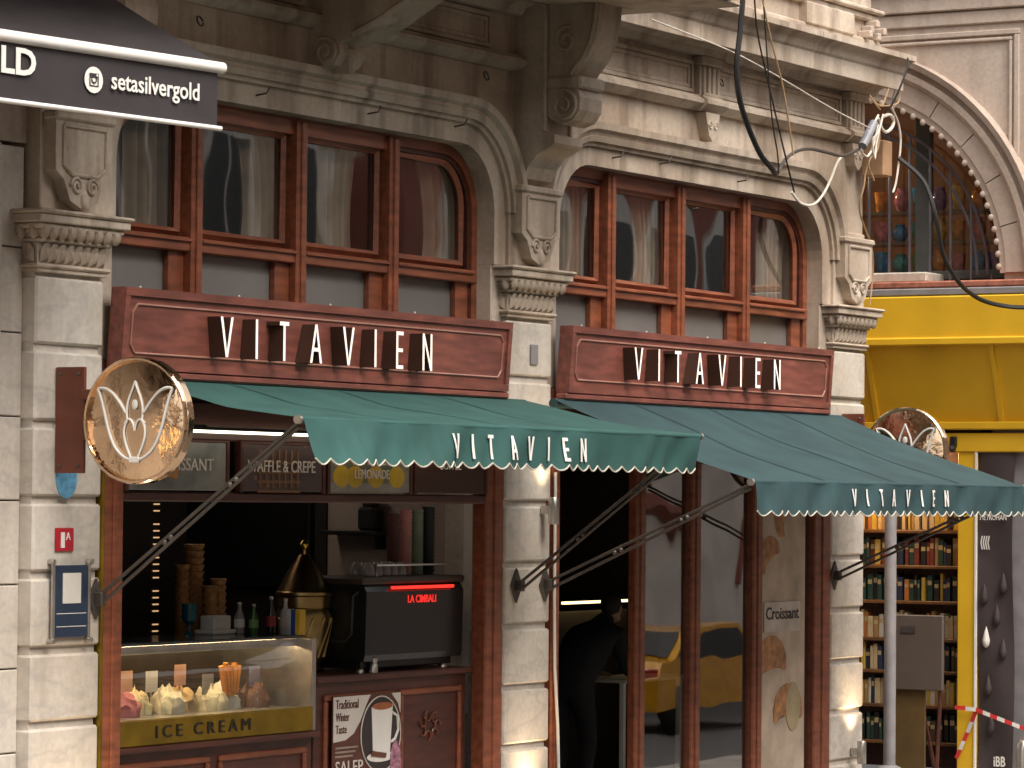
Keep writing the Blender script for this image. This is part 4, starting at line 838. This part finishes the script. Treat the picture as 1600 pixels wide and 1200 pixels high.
for row, z in enumerate((4.50, 4.80, 5.08)):
    sb = solo('pot_shelf', MB().box(AX + .5, AX + .8, -.3, 2.2, z - .03, z - .003), plain('shelf_glass', (.12, .1, .09), .2), f'{("lowest", "middle", "top")[row]} shelf of coloured pots in the arched window', 'shelf', 'shelves of coloured pots')
    for k in range(8):
        y = 1.05 - k * .19 + .02 * random.random(); nm, c = potcols[(k * 3 + row * 5 + k // 3) % 8]; r = random.uniform(.068, .088); h = random.uniform(.16, .22)
        prof = [(r * .5, 0), (r * .9, h * .25), (r, h * .5), (r * .8, h * .8), (r * .55, h * .9), (r * .62, h), (r * .5, h)] if k % 2 else [(r * .6, 0), (r * .75, h * .1), (r * .95, h * .9), (r, h), (r * .9, h)]
        lath('ceramic_pot', prof, (AX + .62, y, z), plain('glaze_' + nm, c, .12, var=.5, scale=16), f'{nm} glazed pot, {ORD[k]} from the left on the {("lowest", "middle", "top")[row]} shelf in the arch', 'pot', 'glazed pots in the arched window')
li = bpy.data.lights.new('room_bulb_light', 'POINT'); li.energy = 18; li.color = (1, .76, .5); li.shadow_soft_size = .05
t = thing('ceiling_lamp', (AX + .42, 1.75, 5.6), 'warm glowing bulb lighting the pots in the arched window', 'lamp')
part('bulb', MB().ball((AX + .42, 1.75, 5.6), .04, 10, 8), emit('room_bulb', (1, .65, .3), 8), t, True); part('cord', MB().tube([(AX + .42, 1.75, 5.64), (AX + .42, 1.75, 6.4)], .006, 5), BLACK, t)
lo = bpy.data.objects.new('room_bulb_light', li); COL.objects.link(lo); lo.parent = t; lo.location = (0, 0, -.08)
# yellow shop front
Ys = thing('yellow_shopfront', (AX - .2, .5, 0), 'bright yellow metal shop canopy and door frame', 'shopfront')
part('fascia', MB().box(AX - .34, AX - .02, -1.5, 3.4, 3.86, 4.24, .012), YELLOW, Ys)
part('fascia_lip', MB().box(AX - .37, AX - .3, -1.5, 3.4, 3.80, 3.872, .012), YELLOW, Ys)
part('sloping_panel', MB().add([(AX - .30, y, 3.81) for y in (-1.5, 3.4)] + [(AX - .04, y, 3.10) for y in (3.4, -1.5)], [(0, 1, 2, 3)]), YELLOW, Ys)
for y in (-1.2, -.42, .78, 1.95):
    part('rib', MB().add([(AX - .335, y - .02, 3.81), (AX - .335, y + .02, 3.81), (AX - .075, y + .02, 3.10), (AX - .075, y - .02, 3.10), (AX - .28, y - .02, 3.81), (AX - .28, y + .02, 3.81), (AX - .02, y + .02, 3.10), (AX - .02, y - .02, 3.10)], [(0, 1, 2, 3), (7, 6, 5, 4), (0, 3, 7, 4), (1, 5, 6, 2)]), YELLOW, Ys)
part('lower_lip', MB().box(AX - .12, AX, -1.5, 3.4, 3.06, 3.13, .01), YELLOW, Ys); part('beam', MB().box(AX - .08, AX, -1.5, 3.4, 2.86, 3.03, .01), YELLOW, Ys)
part('post', MB().box(AX - .06, AX + .1, -.18, 0, 0, 2.88, .008), YELLOW, Ys); part('post', MB().box(AX - .06, AX + .1, 2.3, 2.48, 0, 2.88, .008), YELLOW, Ys)
part('post_edge', MB().box(AX - .075, AX - .055, -.19, -.165, 0, 2.88, .004), WHITE, Ys)
part('dark_camera', MB().box(AX - .12, AX - .07, .0, .06, 2.9, 3.0, .01).ball((AX - .12, .03, 2.89), .035, 8, 6), BLACK, Ys)
rm = MB(); rm.box(AX + 1.6, AX + 1.7, -.2, 3.4, 0, 3); rm.box(AX + .1, AX + 1.7, -.3, -.2, 0, 3); rm.box(AX + .1, AX + 1.7, 3.3, 3.4, 0, 3); rm.box(AX, AX + 1.7, -.3, 3.4, 3.0, 3.06)
part('bookshop_room', rm, plain('bookshop_wall', (.05, .03, .02), .8), Ys)
bc = thing('bookcase', (AX + .45, 1, 0), 'dark wooden bookcase full of books inside the yellow shop', 'bookcase')
part('back', MB().box(AX + .6, AX + .64, -.15, 2.2, 0, 2.9), WOODD, bc)
SHW = wood('shelf_wood', (.16, .07, .02), .5)
SHZ = [.25, .58, .89, 1.18, 1.52, 1.84, 2.16, 2.5]
for z in SHZ: part('shelf', MB().box(AX + .3, AX + .6, -.15, 2.2, z - .03, z, .004), SHW, bc)
for y in (-.15, 2.2): part('side', MB().box(AX + .3, AX + .6, y - .02, y + .02, 0, 2.9, .004), WOODD, bc)
bcol = [('dark green', (.02, .05, .035)), ('black', (.014, .013, .013)), ('dark red', (.16, .03, .02)), ('orange', (.42, .15, .03)), ('cream', (.5, .38, .22)), ('tan', (.32, .19, .07)), ('navy', (.02, .03, .06)), ('yellow', (.5, .33, .05)), ('brown', (.09, .045, .025)), ('white', (.55, .48, .38))]
pref = [[1, 8, 0], [4, 9, 5, 7, 3], [1, 8, 6, 4], [4, 5, 3, 9], [1, 0, 6, 7], [0, 0, 6, 1, 2, 5], [3, 4, 8, 1, 5, 7], [2, 3, 3, 7, 5, 8]]
bmesh_cache = {}
for si, z in enumerate(SHZ[:-1]):
    y = 1.12; c_ = {}
    while y > .02:
        w = random.choice([.026, .034, .042, .05]); h = random.choice([.19, .21, .23, .25]); ci = random.choice(pref[si] * 2 + [random.randrange(10)]); nm, c = bcol[ci]
        key = (w, h, ci)
        if key not in bmesh_cache:
            m = MB().box(-.0, .15, -w / 2 + .001, w / 2 - .001, 0, h, .003); m.box(-.0015, .02, -w / 2 + .005, w / 2 - .005, h * .62, h * .8, 0, 1)
            bmesh_cache[key] = m.mesh('book', [plain('book_' + nm.replace(' ', '_'), c, .5), plain('book_title', (.45, .33, .16), .5)])
        o = bpy.data.objects.new('book', bmesh_cache[key]); COL.objects.link(o); o.location = (AX + .33 + random.uniform(0, .03), y - w / 2, z + .001)
        c_[nm] = c_.get(nm, 0) + 1
        tag(o, f'{ORD[c_[nm] - 1]} {nm} book from the left on the {ORD[len(SHZ) - 2 - si]} bookcase shelf from the top', 'book', 'books on the bookcase')
        y -= w + random.choice([.002, .002, .003, .02])
li = bpy.data.lights.new('shop_bulb_light', 'POINT'); li.energy = 24; li.color = (1, .64, .32); li.shadow_soft_size = .06
t = thing('shop_lamp', (AX + .12, .9, 2.9), 'warm lamp above the books in the yellow shop', 'lamp')
part('bulb', MB().ball((AX + .12, .9, 2.9), .04, 10, 8), emit('shop_bulb', (1, .7, .35), 6), t, True)
lo = bpy.data.objects.new('shop_bulb_light', li); COL.objects.link(lo); lo.parent = t; lo.location = (0, 0, -.08)
# banner with bumps beside the yellow post
t = thing('dark_banner', (AX - .05, -.36, 0), 'dark brown banner with drop shapes beside the yellow post', 'banner')
part('cloth', MB().grid(lambda u, v: Vector((AX - .05 + .012 * math.sin(v * 9 + u * 4), -.2 - .33 * u - .012 * math.sin(v * 7), .02 + 2.85 * v)), 8, 40), BANNER, t, True)
for k, (y, z) in enumerate(((-.26, 1.6), (-.44, 1.7), (-.38, 1.42), (-.44, 1.12), (-.3, .8), (-.33, .46), (-.28, 1.22))):
    part('drop', MB().lathe([(.002, .1), (.018, .05), (.034, -.02), (.03, -.06), (.012, -.085), (.002, -.09)], (AX - .065, y, z), 10), WHITE if k == 6 else BANNER, t, True)
yb = lambda y0, z0: (lambda a, d, q: Vector((AX - .075 - d, y0 - a, z0 + q)))
part('lettering', text_mb('METROHAN', yb(-.22, 2.26), .05, .25), WHITE, t); part('lettering', text_mb('iBB', yb(-.36, .09), .09, .11, bold=.02), WHITE, t)
for k in range(4): part('logo_bar', MB().add([(AX - .072, -.235 - k * .022 - o, z) for o, z in ((0, 2.12), (.012, 2.12), (.0, 2.06), (.012, 2.0), (0, 2.0), (-.012, 2.06))], [(0, 1, 2, 5), (5, 2, 3, 4)]), WHITE, t)
# pole, easel board, tape, bollard
t = thing('grey_pole', (11.5, 0, 0), 'plain grey metal pole standing in front of the bookshop', 'pole')
part('shaft', MB().lathe([(.052, 0), (.05, 2.72), (.045, 2.75)], (11.5, 0, 0), 16), GREY, t, True); part('base', MB().lathe([(.1, .1), (.1, .15), (.06, .17)], (11.5, 0, 0), 16), GREY, t)
t = thing('easel_board', (12.5, .2, 0), 'brown-grey board on legs with a small blank label, behind the pole', 'board')
part('panel', MB().box(12.48, 12.52, -.06, .44, .76, 1.42, .008), plain('easel_brown', (.10, .075, .06), .6, var=.08), t); part('label', MB().box(12.474, 12.48, .2, .34, 1.26, 1.32), plain('easel_label', (.05, .042, .04), .5), t)
for a, b in (((12.54, .4, .8), (12.54, .42, 0)), ((12.54, -.02, .8), (12.54, .02, 0)), ((12.55, .2, .8), (12.85, .16, 0))): part('leg', MB().tube([a, b], .018, 6), WOODD, t)
part('lower_panel', MB().box(12.52, 12.54, .12, .42, .05, .77, .004), plain('easel_lower', (.11, .065, .02), .6), t)
TAPE_R = plain('tape_red', (.5, .03, .03), .4); TAPE_W = plain('tape_white', (.6, .56, .52), .4)
t = thing('barrier_tape', (12.88, -.3, .2), 'red and white barrier tape tied round the yellow post', 'tape')
def tape(pts):
    pts = [Vector(p) for p in pts]; n = 0
    for a, b in zip(pts[:-1], pts[1:]):
        k = max(2, int((b - a).length / .07))
        for i in range(k):
            p, q = a.lerp(b, i / k), a.lerp(b, (i + 1) / k); w = Vector((.004, 0, .018)) if abs((b - a).y) > .12 else Vector((0, .018, .004))
            part('tape_stripe', MB().add([p - w, q - w, q + w, p + w], [(0, 1, 2, 3)]), (TAPE_R, TAPE_W)[n % 2], t); n += 1
tape([(12.9, .0, .6), (12.9, -.2, .585), (12.88, -.41, .52), (12.86, -.7, .43), (12.8, -1.4, .3)]); tape([(12.9, -.2, .57), (12.9, -.12, .38), (12.89, -.02, .15)])
t = thing('bollard', (11.5, -1.22, 0), 'polished steel bollard at the lower right corner', 'bollard')
part('tube', MB().lathe([(.06, 0), (.06, .36), (.055, .4), (.035, .43), (.01, .44)], (11.5, -1.22, 0), 18), STEEL, t, True); part('foot_ring', MB().lathe([(.085, .13), (.085, .145), (.065, .15)], (11.5, -1.22, 0), 18), STEEL, t)

# ------------------------------------------------------------------ hanging cables at the corner
def smooth_pts(P, n=6):
    P = [Vector(p) for p in P]; out = []
    for i in range(len(P) - 1):
        p0, p1, p2, p3 = P[max(i - 1, 0)], P[i], P[i + 1], P[min(i + 2, len(P) - 1)]
        for k in range(n):
            s = k / n; out.append(.5 * ((2 * p1) + (p2 - p0) * s + (2 * p0 - 5 * p1 + 4 * p2 - p3) * s * s + (3 * p1 - p0 - 3 * p2 + p3) * s ** 3))
    return out + [P[-1]]
WW = plain('white_cable', (.62, .56, .48), .5); WB = plain('black_cable', (.012, .012, .012), .45); WT = plain('tan_cable', (.40, .26, .14), .5)
def cable(name, P, r, m, label): solo(name, MB().tube(smooth_pts(P), r, 7), m, label, 'cable', 'loose cables on the corner', smooth=True)
cable('thick_cable', [(7.68, -.5, 6.6), (7.59, -.5, 6.0), (7.53, -.5, 5.71), (7.57, -.5, 5.47), (7.72, -.5, 5.26), (7.94, -.5, 5.06), (8.13, -.5, 4.97), (8.28, -.46, 4.94)], .022, WB, 'thick black cable hanging in a curve before the right frieze')
cable('thin_wire', [(7.89, -.45, 6.5), (7.96, -.45, 6.05), (8.12, -.45, 5.72), (8.3, -.45, 5.4), (8.45, -.45, 5.14), (8.7, -.42, 4.83)], .007, WB, 'thin dark wire falling right of the thick black cable')
cable('thin_wire', [(7.93, -.45, 6.5), (8.21, -.45, 5.98), (8.41, -.45, 5.66), (8.53, -.45, 5.37), (8.62, -.45, 5.11)], .007, WT, 'thin brownish wire, rightmost of the wires by the thick cable')
cable('thin_wire', [(8.05, -.45, 6.4), (8.22, -.45, 5.44), (8.34, -.45, 5.1), (8.36, -.45, 4.95)], .006, WB, 'shortest thin wire ending at the grey cable joint')
cable('grey_cable', [(8.36, -.44, 4.95), (8.59, -.4, 5.08), (8.78, -.4, 5.16), (9.02, -.4, 5.2), (9.31, -.4, 5.2), (9.73, -.36, 5.21), (10.1, -.33, 5.3)], .014, IRON, 'grey cable arching over the right window moulding')
cable('span_wire', [(6.4, -.36, 5.92), (7.5, -.4, 5.83), (8.26, -.4, 5.74), (9.43, -.4, 5.56), (10.16, -.4, 5.47)], .006, WW, 'thin pale wire strung slanting across the frieze')
cable('white_cable', [(10.3, -.33, 5.45), (10.11, -.3, 5.29), (9.86, -.3, 5.22), (9.74, -.3, 5.15), (9.62, -.3, 5.01), (9.47, -.3, 4.87), (9.29, -.3, 4.78), (9.11, -.28, 4.78), (8.98, -.26, 4.86)], .011, WW, 'white cable drooping in front of the rounded window corner')
cable('black_drop_cable', [(10.95, -.3, 5.3), (10.3 + .72, -.5, 5.1), (11.05, -.6, 4.79), (11.2, -.6, 4.5), (11.5, -.6, 4.3), (11.84, -.6, 4.19), (12.1, -.66, 4.13), (12.3, -.85, 4.1), (12.4, -1.1, 4.13), (12.4, -1.6, 4.3)], .02, WB, 'heavy black cable sagging across the arched window')
cable('tan_cable', [(10.47, -.25, 5.24), (10.40, -.25, 5.13), (10.37, -.25, 5.02), (10.4, -.2, 4.81), (10.99, -.05, 4.5), (10.98, -.03, 4.07)], .008, WT, 'tan cable dropping down the corner pier')
t = thing('cable_tangle', (10.5, -.3, 5.1), 'tangle of white cables and a grey joint at the building corner', 'cable tangle')
for P, r, m in (([(10.79, -.3, 5.72), (10.87, -.3, 5.66), (10.95, -.3, 5.58), (10.99, -.3, 5.45), (10.96, -.3, 5.28), (10.9, -.3, 5.09), (10.84, -.3, 5.0)], .009, WW),
                ([(10.57, -.3, 5.67), (10.35, -.3, 5.77), (10.61, -.3, 5.71), (10.84, -.3, 6.02), (10.94, -.3, 5.9), (10.96, -.3, 5.8), (10.87, -.3, 5.74), (10.58, -.3, 5.7)], .008, WT),
                ([(10.49, -.32, 5.59), (10.57, -.32, 5.51), (10.66, -.32, 5.49), (10.77, -.32, 5.54), (10.8, -.32, 5.6), (10.72, -.32, 5.64), (10.59, -.32, 5.61)], .014, WW),
                ([(10.45, -.34, 5.61), (10.32, -.34, 5.49), (10.2, -.34, 5.36), (10.11, -.34, 5.29), (10.24, -.34, 5.25), (10.36, -.34, 5.36), (10.45, -.34, 5.53)], .010, WW),
                ([(10.5, -.36, 5.62), (10.4, -.37, 5.48), (10.3, -.36, 5.38), (10.36, -.35, 5.24), (10.44, -.33, 5.38), (10.55, -.33, 5.6)], .009, WW),
                ([(10.56, -.3, 5.59), (10.56, -.3, 5.44), (10.51, -.3, 5.32), (10.39, -.3, 5.25), (10.35, -.3, 5.18), (10.46, -.3, 5.07), (10.4, -.3, 5.13)], .008, WT),
                ([(10.86, -.2, 6.15), (10.83, -.43, 6.12), (10.7, -.44, 5.9), (10.6, -.36, 5.65)], .009, WB)): part('cable', MB().tube(smooth_pts(P), r, 6), m, t, True)
part('joint', MB().tube([(10.1, -.36, 5.32), (10.32, -.36, 5.53)], .038, 12), plain('grey_sleeve', (.2, .2, .22), .4), t)
part('junction_box', MB().box(10.78, 10.96, -.24, -.03, 5.14, 5.44, .01), plain('box_tan', (.34, .2, .11), .6), t)

# ------------------------------------------------------------------ across the street, seen in the glass
def far_house(x0, x1, h, wallm, base, lab, arch, floors, step, yw=-16.5):
    O = thing('opposite_building', ((x0 + x1) / 2, yw, 0), lab, 'building', 'houses across the street')
    part('wall', MB().box(x0, x1, yw - 7, yw, 3.3, h), wallm, O); part('ground_floor_wall', MB().box(x0, x1, yw - 7, yw + .04, -2, 3.3), base, O)
    n = int((x1 - x0 - 1) / step)
    for z0, z1 in floors:
        for k in range(n):
            x = x0 + .8 + step / 2 + k * step; w = step * .27
            q = [(x - w - .16, z0 - .15), (x + w + .16, z0 - .15)] + [(x + (w + .16) * math.cos(a), z1 + (w if arch else .15) * math.sin(a)) for a in (j * math.pi / 8 for j in range(9))]
            fr = part('window', MB().prism(q, 'y', yw, yw + .1), WHITE, O)
            for a, b in ((x - w, x - .04), (x + .04, x + w)): part('pane', MB().box(a, b, yw + .1, yw + .106, z0, z1), plain('far_pane', (.03, .035, .04), .08), fr)
    for z in [3.3] + [f[1] + .75 for f in floors]: part('string_course', MB().box(x0, x1, yw, yw + .35, z, z + .28, .03), STONER, O)
    for k in range(int((x1 - x0) / 5)):
        x = x0 + 2.5 + k * 5; part('brick_arch', MB().tube([(x + 1.5 * math.cos(a), yw + .06, .9 + 1.5 * math.sin(a)) for a in (j * math.pi / 12 for j in range(13))], .16, 6), plain('red_brick_arch', (.30, .09, .06), .8), O)
PINK = plain('pink_plaster', (.42, .16, .125), .8, var=.2, scale=1.2); BEIGE = plain('beige_plaster', (.50, .40, .31), .8, var=.2, scale=1.2); BASE = plain('ground_plaster', (.68, .58, .50), .8, var=.2, scale=1)
far_house(30.6, 75, 13, PINK, BASE, 'red-pink house with white arched windows, mirrored in the right panes', True, [(5.1, 7.2), (9, 11)], 2.3)
far_house(-30, 29.2, 12, BEIGE, BASE, 'beige house across the street, mirrored in the left upper panes', False, [(5.0, 7.6), (8.9, 11)], 2.0)
N = thing('neighbour_building', (-9, .4, 0), 'stone jewellery shop building left of the marble building', 'building')
part('wall', MB().box(-16, -4.05, .1, 6, 3.4, 10), STONEW, N)
for k in range(4):
    x = -15.2 + k * 2.9; part('pier', MB().box(x - .3, x + .3, .05, .6, 0, 3.4, .02), STONE, N)
    w = part('shop_window', MB().box(x + .3, x + 2.6, .3, .4, 0, 3.4, .02), WOODD, N); part('added_glow_panel', MB().box(x + .5, x + 2.4, .27, .31, 1.0, 2.6), emit('reflection_glow', (1, .68, .3), .9), w)  # out-of-view glowing panels, added for gold reflections in the round sign
# taxi by the far kerb
TX = 28.6; TY = -11.0; TZ = street_z(TX)
T = thing('taxi', (TX, TY, TZ), 'yellow taxi parked in the street, mirrored in the shop glass', 'car')
prof = [(-2.1, .35), (-2.15, .75), (-1.95, .95), (-1.45, 1.0), (-.85, 1.42), (.5, 1.45), (1.25, 1.02), (2.0, .9), (2.15, .7), (2.12, .35)]
bd = MB().prism([(TX + a, b) for a, b in prof], 'y', TY - .85, TY + .85); part('body', bd, plain('taxi_yellow', (.75, .36, .01), .25, coat=.5), T)
for s in (-1, 1):
    part('side_window', MB().prism([(TX - 1.3, 1.02), (TX - .8, 1.36), (TX + .45, 1.39), (TX + 1.0, 1.04)], 'y', TY + s * .853, TY + s * .86), BLACK, T)
    for x in (-1.35, 1.35): part('wheel', MB().lathe([(.31, -.1), (.33, -.05), (.33, .05), (.31, .1)], (TX + x, TY + s * .78, .33), 20, axis='y'), BLACK, T, True)
part('rear_window', MB().add([(TX - 1.46, TY - .65, 1.03), (TX - 1.46, TY + .65, 1.03), (TX - .9, TY + .6, 1.42), (TX - .9, TY - .6, 1.42)], [(0, 1, 2, 3)]), BLACK, T)
part('number_board', MB().box(TX - 2.17, TX - 2.14, TY - .26, TY + .26, .62, .74), WHITE, T)
for s in (-1, 1): part('tail_light', MB().box(TX - 2.14, TX - 2.05, TY + s * .7 - .1, TY + s * .7 + .1, .72, .86, .01), plain('tail_red', (.4, .02, .02), .3), T)

for o in list(T.children): o.location.z += TZ
